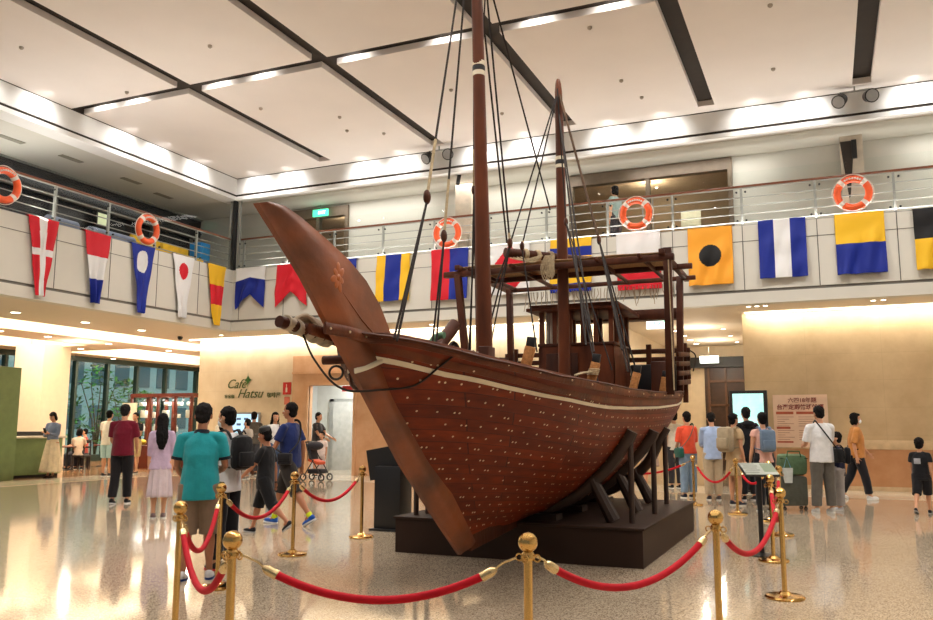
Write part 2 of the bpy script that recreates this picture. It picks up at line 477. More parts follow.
railing('steel and wood railing along the left walkway above the long pennants', (-14.87, 6, 5.62), (-14.87, 18.0, 5.62), [y-6 for y in PY if 6 < y < 17.9], (1, 0, 0))
# slim corner column at the walkway corner
t = thing('corner_column', 'slim dark steel column at the inner corner of the walkway', 'column', (-14.8, 18.08, 5.62)); t['kind'] = 'structure'
MB().span((-14.84, 18.02, 5.3), (-14.76, 18.14, 7.62)).build('core', DARK, t)
b = MB()
for dx, dy in ((-.13, .0), (.12, .06)): b.span((-14.8+dx-.03, 18.08+dy-.03, 5.62), (-14.8+dx+.03, 18.08+dy+.03, 7.62))
b.build('steel_face', STEEL, t)

# upper walls
b = MB(); b.span((-17.3, 19.5, 5.4), (-14.0, 19.7, 7.62)); b.span((-12.0, 19.5, 5.4), (-5.62, 19.7, 7.62)); b.span((-1.72, 19.5, 5.4), (9, 19.7, 7.62))
b.span((-14.0, 19.5, 7.5), (-12.0, 19.7, 7.62)); struct(b.build('wall_upper_back', GREYW), 'pale grey wall behind the far walkway', 'wall')
# left dark glazed wall
b = MB(); b.span((-17.5, 12.6, 7.05), (-17.25, 19.5, 7.6)); b.span((-17.5, 12.6, 5.4), (-17.4, 19.5, 7.05)); struct(b.build('wall_upper_left', BLACKGL), 'dark glazed shopfront behind the left walkway', 'wall')
struct(MB().span((-17.5, 6, 5.4), (-17.2, 12.6, 7.62)).build('wall_upper_left_end', GREYW), 'plain grey wall at the near end of the left walkway', 'wall')
b = MB(); b.span((-17.26, 12.6, 7.58), (-17.18, 19.5, 7.615)); struct(b.build('trim_5', STEEL), 'bright metal strip over the dark shopfront', 'trim')
b = MB(); b.span((-17.3, 12.6, 6.98), (-17.2, 19.5, 7.06))
for y in (12.7, 14.3, 15.9, 17.5, 19.1): b.span((-17.28, y-.03, 5.4), (-17.2, y+.03, 7.0))
struct(b.build('window_1', rgb('shop_mullion', 96, 92, 86, rough=.4, metal=.4)), 'thin metal frame of the dark upper shopfront', 'window')
# seats, blue bin, cylinders by the dark shopfront
YEL = rgb('yellow_upholstery', 232, 186, 30, rough=.6)
for k, (y, lab) in enumerate([(15.95, 'yellow padded bench on the left walkway, nearer the blue pennant'), (17.0, 'yellow padded bench on the left walkway, nearer the blue cabinet')]):
    t = thing('padded_bench', lab, 'bench', (-15.6, y, 5.4), group='yellow walkway benches')
    MB().span((-15.9, y-.48, 5.55), (-15.3, y+.48, 5.88), bev=.04).build('seat', YEL, t)
    MB().span((-15.98, y-.48, 5.7), (-15.84, y+.48, 6.22), bev=.04).build('backrest', YEL, t)
    for sx in (-15.8, -15.35):
        for sy in (-.42, .42): MB().cyl((sx, y+sy, 5.4), (sx, y+sy, 5.56), .02, seg=8).build('leg', STEEL, t)
t = thing('locker_cabinet', 'bright blue cabinet on the left walkway near the corner column', 'cabinet', (-15.75, 17.85, 5.4))
MB().span((-15.95, 17.62, 5.4), (-15.55, 18.0, 6.42), bev=.02).build('body', rgb('blue_cabinet', 30, 128, 200, rough=.4), t)
MB().span((-15.55, 17.66, 5.5), (-15.53, 17.96, 6.36)).build('door', rgb('blue_cabinet_door', 50, 150, 216, rough=.4), t)
for y0, y1 in ((12.75, 13.5), (13.9, 15.2)):
    t = thing('display_tube', 'short grey-blue rounded case lying on the left walkway' if y0 < 13 else 'long grey-blue rounded case lying on the left walkway', 'case', (-15.6, (y0+y1)/2, 5.4))
    MB().tube([(-15.6, y0, 5.88), (-15.6, y1, 5.88)], .15, 20).build('body', rgb('case_blue', 120, 132, 158, rough=.3), t)
    MB().span((-15.7, y0+.1, 5.4), (-15.5, y1-.1, 5.76)).build('base', DARK, t)
t = thing('wall_screen', 'pale lit notice screen on the dark shopfront above the pennants', 'screen', (-17.2, 15.6, 6.6))
MB().span((-17.3, 15.5, 6.55), (-17.17, 15.9, 6.95)).build('frame', DARK, t)
MB().span((-17.17, 15.54, 6.59), (-17.165, 15.86, 6.91)).build('display', mat('screen_pale', (.6, .62, .4, 1), .4, emit=(.75, .8, .5, 1), estr=.5), t)

# upper doors: bronze frames with glass leaves
def upper_door(n, x0, x1, label, ztop=7.5):
    t = thing('door_%d' % n, label, 'door', ((x0+x1)/2, 19.55, 5.4)); t['kind'] = 'structure'
    b = MB(); b.span((x0, 19.42, ztop-.28), (x1, 19.62, ztop)); b.span((x0, 19.42, 5.4), (x0+.1, 19.62, ztop-.28)); b.span((x1-.1, 19.42, 5.4), (x1, 19.62, ztop-.28))
    mid = (x0+x1)/2
    b.span((mid-.05, 19.44, 5.4), (mid+.05, 19.6, ztop-.28))
    b.build('door_frame', BRONZE, t)
    MB().span((x0+.1, 19.5, 5.4), (mid-.05, 19.52, ztop-.28)).build('door_glass', GLASS, t)
    MB().span((mid+.05, 19.5, 5.4), (x1-.1, 19.52, ztop-.28)).build('door_glass', GLASS, t)
    for sx in (-.12, .12):
        MB().tube([(mid+sx, 19.4, 5.75), (mid+sx, 19.4, 6.85)], .018, 8).build('door_handle', STEEL, t)
    return t
upper_door(1, -14.0, -12.0, 'bronze framed glass door on the far walkway behind the bow', 7.55)
upper_door(2, -5.62, -1.72, 'wide bronze framed glass doorway on the far walkway right of the masts', 7.6)
# rooms behind the upper doors
ROOM = rgb('room_wall', 176, 154, 128, rough=.8, var=.05)
b = MB(); b.span((-15, 22.6, 5.4), (-11, 22.8, 7.9)); b.span((-15.2, 19.7, 5.4), (-15, 22.8, 7.9)); b.span((-11, 19.7, 5.4), (-10.8, 22.8, 7.9))
b.span((-6.4, 22.6, 5.4), (-1, 22.8, 7.9)); b.span((-6.6, 19.7, 5.4), (-6.4, 22.8, 7.9)); b.span((-1, 19.7, 5.4), (-.8, 22.8, 7.9))
b.span((-15, 19.7, 7.7), (-11, 22.6, 7.9)); b.span((-6.4, 19.7, 7.7), (-1, 22.6, 7.9)); b.span((-15.2, 19.7, 5.2), (-10.8, 22.8, 5.4)); b.span((-6.6, 19.7, 5.2), (-.8, 22.8, 5.4))
struct(b.build('wall_upper_rooms', ROOM), 'tan walls of the rooms behind the upper glass doors', 'wall')
light('POINT', 'room_lamp', (-3.9, 21.0, 7.45), 45, (1, .85, .65), .08); light('POINT', 'room_lamp', (-13.0, 21.0, 7.45), 22, (1, .85, .65), .08)
# notice boards seen through the upper doorway
o = MB().span((-2.9, 19.38, 6.0), (-2.45, 19.41, 6.4), bev=.005).build('door_notice', rgb('notice_cream', 226, 222, 190, rough=.7)); tag(o, 'cream notice sheet on the wide upper glass doorway', 'notice')

# right upper column with wedge recess and left one behind lifebuoy
for x, lab in ((.78, 'square pale column with a dark wedge face behind the right lifebuoy'), (-8.3, 'square pale column behind the lifebuoy left of the mainmast')):
    t = thing('upper_column', lab, 'column', (x, 19.2, 5.4)); t['kind'] = 'structure'
    MB().span((x-.22, 19.0, 5.4), (x+.22, 19.45, 7.62)).build('shaft', rgb('column_taupe', 196, 182, 164, rough=.6), t)
    if x > 0:
        b = MB(); b.prism([(x-.22, 18.99, 7.5), (x+.06, 18.99, 7.5), (x-.09, 18.99, 6.1)], 0, (0, .012, 0)); b.build('wedge', DARKGAP, t)
        MB().span((x+.0, 18.93, 7.1), (x+.1, 19.0, 7.5)).build('bracket', DARK, t)
    MB().span((x-.1, 18.9, 5.85), (x+.18, 19.0, 6.25), bev=.01).build('hose_box', rgb('box_grey', 150, 140, 122, rough=.5), t)

# ceiling spotlight pairs hung at the slot ends
def spot_pair(x, y, label):
    t = thing('spotlight_pair', label, 'spotlight', (x, y, 7.9), group='twin spotlights under the ceiling slots')
    b = MB(); b.bar((x-.28, y, 8.12), (x+.28, y, 8.12), .03, .03); b.bar((x, y, 8.12), (x, y, 8.22), .03, .03); b.build('bracket', STEEL, t)
    for s, ax in ((-1, V((-.35, -.75, -.55))), (1, V((.3, -.9, -.3)))):
        c = V((x+s*.26, y-.03, 7.97)); a = ax.normalized()
        h = MB().tube([c-a*.1, c-a*.06, c+a*.1, c+a*.14], [.08, .115, .13, .14], 20).build('lamp_head', DARK, t)
        MB().tube([c+a*.142, c+a*.146], [.118, .118], 20).build('lens', rgb('lens_grey', 160, 160, 160, rough=.15), h)
        MB().bar((c.x, c.y+.02, 8.12), (c.x, c.y+.02, 7.97), .02, .02).build('yoke', DARK, t)
spot_pair(-8.4, 17.75, 'twin black spotlights under the ceiling beside the mainmast')
spot_pair(.85, 17.75, 'twin black spotlights under the ceiling above the right lifebuoy')
o = MB().tube([(-8.1, 18.3, 7.62), (-8.1, 18.2, 7.35)], [.05, .05], 12).build('security_camera', DARK); tag(o, 'small black camera on the far walkway ceiling below the twin spotlights', 'camera')

# ============================================================ LOWER LEVEL: back walls
YB = 21.0
b = MB()
b.span((-18.36, YB, 0), (-14.75, YB+.2, 4.15)); b.span((-14.75, YB, 3.45), (-12.2, YB+.2, 4.2)); b.span((-12.2, YB, 0), (-5.2, YB+.2, 4.2))
struct(b.build('wall_back', MARBLE), 'polished cream marble wall under the far walkway', 'wall')
struct(MB().span((-18.36, YB+.2, 0), (-18.2, 33, 4.15)).build('wall_cafe_side', MARBLE), 'cream marble return wall beside the cafe', 'wall')
b = MB(); b.span((-1.78, YB, 0), (9, YB+.25, 4.2)); b.span((-1.78, YB+.25, 0), (-1.6, 29, 4.2)); struct(b.build('wall_back_right', MARBLE_R), 'glossy sand coloured marble wall behind the queue', 'wall')
b = MB(); b.span((-1.76, YB-.02, .1), (9, YB, .92)); struct(b.build('wall_wainscot', WAINS), 'orange-brown marble panel below the ledge', 'wall')
b = MB(); b.span((-1.78, YB-.06, .92), (9, YB, 1.12), bev=.015); b.span((-1.78, YB-.03, 0), (9, YB, .1)); struct(b.build('trim_6', LEDGE), 'pale marble ledge along the right wall', 'trim')
# peach frame round the lift lobby
b = MB(); b.span((-14.75, YB-.05, 0), (-14.15, YB+.15, 3.5)); b.span((-12.6, YB-.05, 0), (-12.1, YB+.15, 3.5)); b.span((-14.15, YB-.05, 2.6), (-12.6, YB+.15, 3.5)); b.span((-12.1, YB-.05, 0), (-9.3, YB, 3.5))
struct(b.build('wall_lobby_surround', PEACH), 'peach marble surround of the lobby opening', 'wall')
b = MB(); b.span((-14.25, YB-.09, 0), (-14.15, YB, 2.7)); b.span((-12.6, YB-.09, 0), (-12.5, YB, 2.7)); b.span((-14.15, YB-.09, 2.6), (-12.6, YB, 2.7)); b.span((-12.0, YB-.08, 1.05), (-9.3, YB, 1.13)); b.span((-14.75, YB-.09, 2.95), (-9.3, YB, 3.02))
struct(b.build('trim_7', PEACH), 'moulded peach marble edging of the lobby opening', 'trim')
# lift lobby behind the opening
GREYP = rgb('lift_panel', 186, 190, 186, rough=.35, metal=.3, var=.03)
b = MB(); b.span((-15.6, 23.6, 0), (-11.8, 23.8, 3.3)); b.span((-15.8, YB+.2, 0), (-15.6, 23.8, 3.3)); b.span((-11.8, YB+.2, 0), (-11.6, 23.8, 3.3)); b.span((-15.8, YB+.2, 3.2), (-11.6, 23.8, 3.3))
struct(b.build('wall_lobby', GREYP), 'grey metal wall inside the lobby opening', 'wall')
t = thing('lift_door', 'grey metal lift door with black controls inside the lobby', 'door', (-14.1, 23.55, 0)); t['kind'] = 'structure'
MB().span((-14.9, 23.5, 0), (-13.9, 23.58, 2.2)).build('door_panel', rgb('lift_steel', 196, 200, 198, rough=.25, metal=.5), t)
MB().span((-13.75, 23.52, 1.1), (-13.6, 23.58, 1.75)).build('control_plate', DARK, t)
b = MB(); b.span((-15.05, 23.5, 0), (-14.9, 23.6, 2.3)); b.span((-13.9, 23.5, 0), (-13.8, 23.6, 2.3)); b.span((-15.05, 23.5, 2.2), (-13.8, 23.6, 2.3)); b.build('door_frame', rgb('lift_frame', 150, 154, 152, rough=.3, metal=.5), t)
o = MB().span((-12.95, YB+.5, 0), (-12.6, YB+.62, 2.1)).build('fire_door_leaf', rgb('door_darkgrey', 92, 92, 90, rough=.5)); tag(o, 'dark grey open door leaf at the right of the lobby opening', 'door'); o['kind'] = 'structure'
light('AREA', 'lobby_lamp', (-13.6, 22.5, 3.18), 150, (1, .98, .94), 1.0, (0, 0, -1))
RED = rgb('sign_red', 200, 36, 30, rough=.4); PAPER = rgb('paper_white', 236, 230, 216, rough=.7)
t = thing('extinguisher_sign', 'small red wall sign with white figure left of the lobby opening', 'sign', (-14.95, YB, 2.5))
MB().span((-15.1, YB-.03, 2.35), (-14.82, YB, 2.72)).build('panel', RED, t)
b = MB(); b.span((-15.0, YB-.036, 2.42), (-14.94, YB-.03, 2.56)); b.span((-14.98, YB-.036, 2.56), (-14.96, YB-.03, 2.66)); b.build('symbol', PAPER, t)
o = MB().span((-15.05, YB-.02, 2.05), (-14.86, YB, 2.28)).build('wall_notice', rgb('notice_pink', 220, 120, 96, rough=.6)); tag(o, 'small pinkish notice right under the red wall sign', 'notice')
o = MB().span((-13.1, YB+.1, 2.42), (-12.75, YB+.2, 2.58)).build('lobby_sign', RED); tag(o, 'small red sign hanging inside the lobby opening', 'sign')
o = MB().span((-13.0, 23.56, 1.75), (-12.82, 23.6, 2.0)).build('lobby_notice', rgb('notice_orange', 214, 110, 70, rough=.6)); tag(o, 'orange notice on the grey lobby wall', 'notice')

# cafe sign
OLIVE = rgb('sign_olive', 74, 88, 30, rough=.5)
t = thing('cafe_sign', 'dark green cafe lettering with a diamond star on the cream wall', 'sign', (-16.5, YB, 2.2))
text('lettering', 'Café', .40, (-16.86, YB-.03, 2.57), FACE_CAM, OLIVE, t, .008, .4)
text('lettering', 'Hatsu', .40, (-16.33, YB-.03, 2.27), FACE_CAM, OLIVE, t, .008, .4)
text('small_lettering', '客家咖', .13, (-17.1, YB-.03, 2.27), FACE_CAM, OLIVE, t, .006, 0)
text('small_lettering', '咖啡屋', .17, (-15.43, YB-.03, 2.28), FACE_CAM, OLIVE, t, .006, 0, bold=.002)
b = MB(); c = V((-16.42, YB-.03, 2.82))
for k, (r1) in enumerate((.15, .22)):
    n4 = 8; P = []
    for i in range(n4):
        a = 2*PI*i/n4+PI/2; r = (r1 if i % 2 == 0 else .075) if k == 0 else (r1 if i % 2 == 0 else .02)
        P.append((c.x+r*math.cos(a)*(.85), c.y-.002*k, c.z+r*math.sin(a)))
    b.prism(P, 0, (0, .01, 0))
b.build('star', rgb('sign_green', 52, 104, 36, rough=.5), t)

# passage between the walls
b = MB(); b.span((-5.2, YB, 0), (-5.0, 29.2, 4.2)); b.span((-5.2, 29.2, 0), (-1.6, 29.4, 4.2))
struct(b.build('wall_passage', rgb('passage_wall', 214, 196, 166, rough=.5, var=.03)), 'beige walls of the passage behind the ship stern', 'wall')
for y in (23.5, 27.2): light('POINT', 'passage_fill', (-3.2, y, 3.6), 45, (1, .88, .7), .04)  # unseen points added to brighten the passage ceiling
struct(MB().span((9, -9, 0), (9.2, 21.2, 8.7)).build('wall_right', WHITEB), 'unseen white side wall of the hall, added to block the sun', 'wall')  # out of view, put in to keep the sun off the hall floor
t = thing('door_3', 'tall dark wood door with panels at the end of the passage', 'door', (-3.1, 29.1, 0)); t['kind'] = 'structure'
DKW = rgb('dark_door_wood', 58, 38, 26, rough=.4, var=.2)
MB().span((-3.75, 29.08, 0), (-2.2, 29.2, 3.4)).build('door_leaf', DKW, t)
b = MB()
for z in (.3, 1.2, 2.1, 2.9): b.span((-3.6, 29.03, z), (-2.35, 29.08, z+.08))
for x in (-3.65, -3.1, -2.4): b.span((x, 29.03, 0), (x+.07, 29.08, 3.4))
b.build('door_moulding', rgb('door_mould', 92, 62, 40, rough=.4), t)
struct(MB().span((-5.0, 28.9, 3.4), (-1.78, 29.2, 3.75)).build('trim_8', DARK), 'dark bulkhead over the passage door', 'trim')
EXITG = mat('exit_green', (.05, .5, .25, 1), .4, emit=(.1, .9, .5, 1), estr=1.2)
EXITW = mat('exit_white', (.9, .95, .95, 1), .4, emit=(.9, 1, .95, 1), estr=1.6)
def exit_sign(x, y, z, w, h, label, rev=False):
    t = thing('exit_sign', label, 'sign', (x, y, z))
    MB().box((x, y, z), (w, .06, h), bev=.008).build('housing', EXITW if rev else EXITG, t)
    text('lettering', 'EXIT', h*.62, (x+.06, y-.034, z-h*.22), FACE_CAM, EXITG if rev else EXITW, t, .003, bold=.002)
    MB().tube([(x, y, z+h/2), (x, y, z+h/2+.25)], .01, 8).build('rod', STEEL, t)
exit_sign(-2.9, 23.6, 3.25, .5, .2, 'lit exit sign hanging in the passage over the queue', True)
exit_sign(-3.6, 19.9, 3.85, .55, .24, 'lit exit sign seen through the ship canopy posts', True)
exit_sign(-12.85, 19.35, 7.38, .5, .2, 'green exit sign over the upper glass door behind the bow')
t = thing('extinguisher_sign', 'small red sign left of the upper glass door', 'sign', (-14.15, 19.4, 7.0)); MB().span((-14.3, 19.38, 6.95), (-14.1, 19.46, 7.25)).build('panel', RED, t)

# soffit over the lower level (with cafe coffers)
SOF = rgb('soffit_paint', 232, 220, 202, rough=.8, var=.01)
b = MB()
Z0, Z1 = 4.15, 4.3
b.span((-15.0, 18.12, Z0), (9, YB, Z1)); b.span((-5.2, YB, Z0), (-1.6, 29.4, Z1))
# left part with rectangular openings
rects = [(-21.4, 10, -19.4, 24.2), (-26.0, 14, -23.3, 21.0), (-26.2, 22.6, -22.9, 30)]
gxs = sorted({-27.6, -18.3, -15.0, *[r[0] for r in rects], *[r[2] for r in rects]}); gys = sorted({6, 33.5, *[r[1] for r in rects], *[r[3] for r in rects]})
for i in range(len(gxs)-1):
    for j in range(len(gys)-1):
        cx, cy = (gxs[i]+gxs[i+1])/2, (gys[j]+gys[j+1])/2
        if any(r[0] < cx < r[2] and r[1] < cy < r[3] for r in rects): continue
        if cx > -18.3 and cy > YB: continue
        b.span((gxs[i], gys[j], Z0), (gxs[i+1], gys[j+1], Z1))
for r in rects:
    b.span((r[0]-.1, r[1]-.1, Z1), (r[0], r[3]+.1, 4.75)); b.span((r[2], r[1]-.1, Z1), (r[2]+.1, r[3]+.1, 4.75))
    b.span((r[0]-.1, r[1]-.1, Z1), (r[2]+.1, r[1], 4.75)); b.span((r[0]-.1, r[3], Z1), (r[2]+.1, r[3]+.1, 4.75)); b.span((r[0]-.1, r[1]-.1, 4.75), (r[2]+.1, r[3]+.1, 4.85))
struct(b.build('ceiling_lower', SOF), 'white soffit with lit recesses under the walkway', 'ceiling')
for r in rects:
    w, h = r[2]-r[0], r[3]-r[1]
    light('AREA', 'cove_lamp', ((r[0]+r[2])/2, (r[1]+r[3])/2, 4.42), 26*w*h, (1, .93, .82), w*.85, (0, 0, 1), sy=h*.95)
# downlights
LAMP = mat('lamp_warm', (1, .9, .75, 1), .4, emit=(1, .86, .66, 1), estr=9)
RIM = rgb('lamp_rim', 222, 214, 200, rough=.5)
nd = 0
def downlight(x, y, z, label, grp, r=.07, power=0):
    t = thing('downlight', label, 'lamp', (x, y, z-.02), group=grp)
    MB().lathe((x, y, z-.014), [(r, 0), (r*1.3, .004), (r*1.35, .014)], 20).build('rim', RIM, t)
    MB().lathe((x, y, z-.018), [(r*.9, 0), (r, .006)], 20).build('bulb', LAMP, t)
    if power: light('SPOT', 'downlight_beam', (x, y, z-.06), power, (1, .86, .68), .06, (0, 0, -1), math.radians(120), .8)
for y in (12.0, 14.1, 16.2, 18.2): downlight(-18.1, y, Z0, 'round recessed lamp in the first row of the left soffit', 'left soffit lamps', .11, 30)
for y in (15.2, 16.75, 18.4, 20.8, 23.6): downlight(-22.1, y, Z0, 'round recessed lamp in the second row of the left soffit', 'left soffit lamps', .11, 26)
for x, y in ((-24.5, 21.8), (-26.4, 22.3), (-22.5, 26.5), (-22.4, 29.3), (-26.9, 25.6), (-21.6, 26.6)): downlight(x, y, Z0, 'round recessed lamp in the soffit near the cafe windows', 'cafe soffit lamps', .11, 22)
for x in (-1.52, -1.34, -1.16): downlight(x, 19.8, Z0, 'one of three small lamps over the notice poster', 'three lamps over the poster', .05, 10)
for x in (1.05, 1.25): downlight(x, 19.85, Z0, 'one of two small lamps over the masked woman', 'pair of lamps on the right soffit', .05, 14)
for y in (24.1, 25.5, 26.8, 28.1): downlight(-3.85, y, Z0, 'small lamp in the left row of the passage ceiling', 'passage lamps', .09, 70)
for y in (24.1, 26.0, 28.0): downlight(-2.55, y, Z0, 'small lamp in the right row of the passage ceiling', 'passage lamps', .06, 70)
for x in (-16.8, -13.2, -9.7, -6.6): downlight(x, 20.1, Z0, 'small round lamp over the cream marble wall', 'lamps over the cream wall', .06, 22)
# light strips that wash the tops of the lower walls
STRIP = mat('strip_warm', (1, .92, .78, 1), .4, emit=(1, .9, .74, 1), estr=4)
for x0, x1 in ((-18.7, -5.25), (-1.7, 8.9)):
    o = MB().span((x0, YB-.16, Z0-.03), (x1, YB-.08, Z0-.005)).build('wall_wash_lamp', STRIP)
    tag(o, 'long lit lamp strip over the cream marble wall' if x0 < -10 else 'long lit lamp strip over the sand marble wall', 'lamp')
    light('AREA', 'strip_beam', ((x0+x1)/2, YB-.25, Z0-.06), 8*(x1-x0), (1, .91, .77), x1-x0, (0, .45, -.9), sy=.1)

# ============================================================ CAFE
WCOL = rgb('cafe_column', 240, 226, 202, rough=.7, var=.02)
for k, (x0, x1, y0, y1, lab) in enumerate([(-25.9, -24.5, 20.3, 21.4, 'wide white column beside the green cafe counter')]):
    o = MB().span((x0, y0, 0), (x1, y1, 4.2)).build('cafe_column', WCOL); struct(o, lab, 'column')
# window wall at the far left
WX = -27.3
t = thing('window_2', 'tall glazed cafe window wall with dark green frames', 'window', (WX, 25, 0)); t['kind'] = 'structure'
FR = rgb('window_frame_green', 48, 66, 62, rough=.4, metal=.3)
b = MB(); b.span((WX-.08, 14, 0), (WX+.08, 33, .25)); b.span((WX-.08, 14, 3.95), (WX+.08, 33, 4.2))
for y in (14.2, 15.9, 17.6, 19.3, 21.0, 23.1, 24.1, 25.7, 27.3, 29.0, 31.0): b.span((WX-.1, y-.06, .2), (WX+.1, y+.06, 4.0))
b.build('window_frame', FR, t)
MB().span((WX-.01, 14, .2), (WX+.01, 33, 4.0)).build('window_pane', GREENGL, t)
struct(MB().span((-27.5, 31.2, 0), (-18.2, 31.4, 4.2)).build('wall_cafe_end', WCOL), 'cream end wall of the cafe', 'wall')
# planting outside
struct(MB().span((-60, 4, -.2), (-27.5, 60, -.02)).build('ground_outside', rgb('paving_out', 120, 122, 112, rough=.9, scale=.8)), 'paved ground outside the cafe windows', 'ground')
b = MB(); b.span((-47, 16, 0), (-46, 52, 9))
bd = b.build('neighbour_building', rgb('building_blue', 128, 150, 160, rough=.6)); tag(bd, 'pale blue-grey building outside beyond the planting', 'building')
b = MB()
for y in range(18, 52, 2):
    for z in (1.2, 4.2, 7): b.span((-46.0, y, z), (-45.95, y+1.3, z+1.6))
b.build('windows', rgb('bwin', 70, 92, 106, rough=.2), bd)
LEAF = rgb('leaf_green', 62, 116, 42, rough=.6, var=.4, scale=3)
rnd = random.Random(3)
def shrub(x, y, w, h, label):
    t = thing('shrub', label, 'shrub', (x, y, 0), group='shrubs outside the cafe windows')
    b = MB()
    for k in range(5):
        a = rnd.uniform(0, 6.3); b.tube([(x, y, 0), (x+.2*math.cos(a), y+.2*math.sin(a), h*.4), (x+.5*w*math.cos(a), y+.5*w*math.sin(a), h*.8)], [.04, .03, .015], 6)
    b.build('stem', rgb('stem_brown', 74, 54, 36, rough=.8), t)
    b = MB()
    for k in range(420):
        a = rnd.uniform(0, 2*PI); q = rnd.random()**.5; z = rnd.uniform(.15, 1)
        r = w*q*math.sin(PI*(.12+.8*z)); c = V((x+r*math.cos(a), y+r*math.sin(a), h*z))
        d = V((rnd.uniform(-1, 1), rnd.uniform(-1, 1), rnd.uniform(-.4, .6))).normalized()*rnd.uniform(.1, .2); s = d.cross(V((rnd.uniform(-1, 1), rnd.uniform(-1, 1), 1))).normalized()*.05
        vs = [b.b.verts.new(c-d), b.b.verts.new(c+s), b.b.verts.new(c+d), b.b.verts.new(c-s)]; b._f(vs)
    b.build('foliage', LEAF, t)
for k, (y, w, h) in enumerate([(21.5, 1.1, 2.6), (23.4, 1.3, 3.0), (25.6, 1.2, 2.4), (27.0, 1.5, 3.6), (29.2, 1.2, 3.2), (31.2, 1.3, 2.8), (33.5, 1.5, 3.6), (36, 1.6, 3.2)]):
    shrub(-30.3-(k % 3)*1.3, y*1.0+k*.7-1, w, h*1.15, 'leafy green shrub outside behind the cafe windows')
# green counter
GRN = rgb('counter_green', 122, 146, 96, rough=.5, var=.06)
t = thing('cafe_counter', 'green fronted cafe counter with a white top behind the girl in the long skirt', 'counter', (-20.3, 15, 0))
MB().span((-20.9, 12.4, .08), (-19.9, 17.3, 1.06)).build('body', GRN, t)
MB().span((-20.95, 12.35, 1.06), (-19.82, 17.38, 1.12), bev=.01).build('countertop', rgb('counter_top', 232, 224, 208, rough=.25), t)
MB().span((-20.85, 12.4, 0), (-19.95, 17.25, .08)).build('plinth', DARK, t)
o = MB().span((-19.79, 9.5, 0), (-19.55, 15.55, 2.92), bev=.01).build('green_partition', GRN); tag(o, 'tall green partition wall at the far left edge', 'partition')
o = MB().span((-20.75, 15.8, 1.12), (-20.25, 17.1, 1.24), bev=.01).build('black_tray', DARK); tag(o, 'long black tray lying on the white cafe countertop', 'tray')

# display cabinet of dark red wood and glass
CW = rgb('cabinet_wood', 96, 38, 22, rough=.35, var=.15)
cx0, cx1, cy0, cy1 = -21.6, -18.95, 21.4, 22.2
t = thing('display_cabinet', 'dark red wood and glass display cabinet at the cafe entrance', 'cabinet', ((cx0+cx1)/2, (cy0+cy1)/2, 0))
MB().span((cx0, cy0, 0), (cx1, cy1, .75), bev=.01).build('base', CW, t)
b = MB(); b.span((cx0, cy0, 2.35), (cx1, cy1, 2.47))
for x in (cx0, cx0+.85, cx0+1.15, cx1-.75, cx1-.08):
    for y in (cy0, cy1-.08): b.span((x, y, .75), (x+.08, y+.08, 2.35))
b.build('frame', CW, t)
for z in (1.2, 1.65, 2.05): MB().span((cx0+.08, cy0+.08, z), (cx1-.08, cy1-.08, z+.015)).build('shelf', GLASS, t)
MB().span((cx0+.03, cy0+.02, .78), (cx1-.03, cy0+.03, 2.34)).build('glass_panel', GLASS, t)
b = MB()
for k in range(6): c = V((cx0+.3+k*.42, cy0+.35, 2.28)); b.tube([c+V((0, 0, .07)), c, c+V((.0, -.03, -.06))], [.012, .03, .04], 10)
b.build('cabinet_lamps', DARK, t)
light('AREA', 'cabinet_light', ((cx0+cx1)/2, (cy0+cy1)/2, 2.3), 60, (1, .96, .86), 2.2, (0, 0, -1), sy=.5)
rn = random.Random(5)
for k in range(20):
    z = (.76, 1.22, 1.67, 2.07)[k % 4]; x = cx0+.3+(k//4)*.5+rn.uniform(-.06, .06); y = cy0+.32; h = rn.uniform(.12, .26) if z < 2 else .12
    if k % 4 == 0:
        o = MB().ell((x, y, z+.1), (.16, .12, .1)).build('yellow_parcel', rgb('parcel_yellow', 230, 196, 48, rough=.5)); tag(o, 'yellow parcel on the bottom shelf of the display cabinet', 'parcel', 'yellow parcels in the display cabinet')
    elif k % 4 == 1:
        o = MB().lathe((x, y, z), [(.05, 0), (.06, h*.6), (.03, h*.8), (.03, h)], 14).build('jar', rgb('jar_white', 214, 214, 206, rough=.3)); tag(o, 'pale jar on a glass shelf of the display cabinet', 'jar', 'pale jars in the display cabinet')
    else:
        o = MB().box((x, y, z+h/2), (.2, .14, h), bev=.008).build('gift_box', rgb('box_pale', 222, 218, 206, rough=.5)); tag(o, 'pale gift box on a glass shelf of the display cabinet', 'box', 'pale gift boxes in the display cabinet')
t = thing('menu_stand', 'upright menu board on a slim post left of the display cabinet', 'sign', (-21.1, 20.9, 0))
MB().span((-21.4, 20.88, 1.35), (-20.8, 20.92, 2.15)).build('board', rgb('board_cream', 230, 222, 200, rough=.6), t)
MB().span((-21.4, 20.87, 1.2), (-20.8, 20.92, 1.35)).build('red_footer', rgb('board_red', 206, 88, 50, rough=.6), t)
MB().tube([(-21.1, 20.9, 0.02), (-21.1, 20.9, 1.2)], .02, 8).build('post', STEEL, t)
MB().lathe((-21.1, 20.9, 0), [(.2, 0), (.2, .015), (.03, .03)], 20).build('base', STEEL, t)
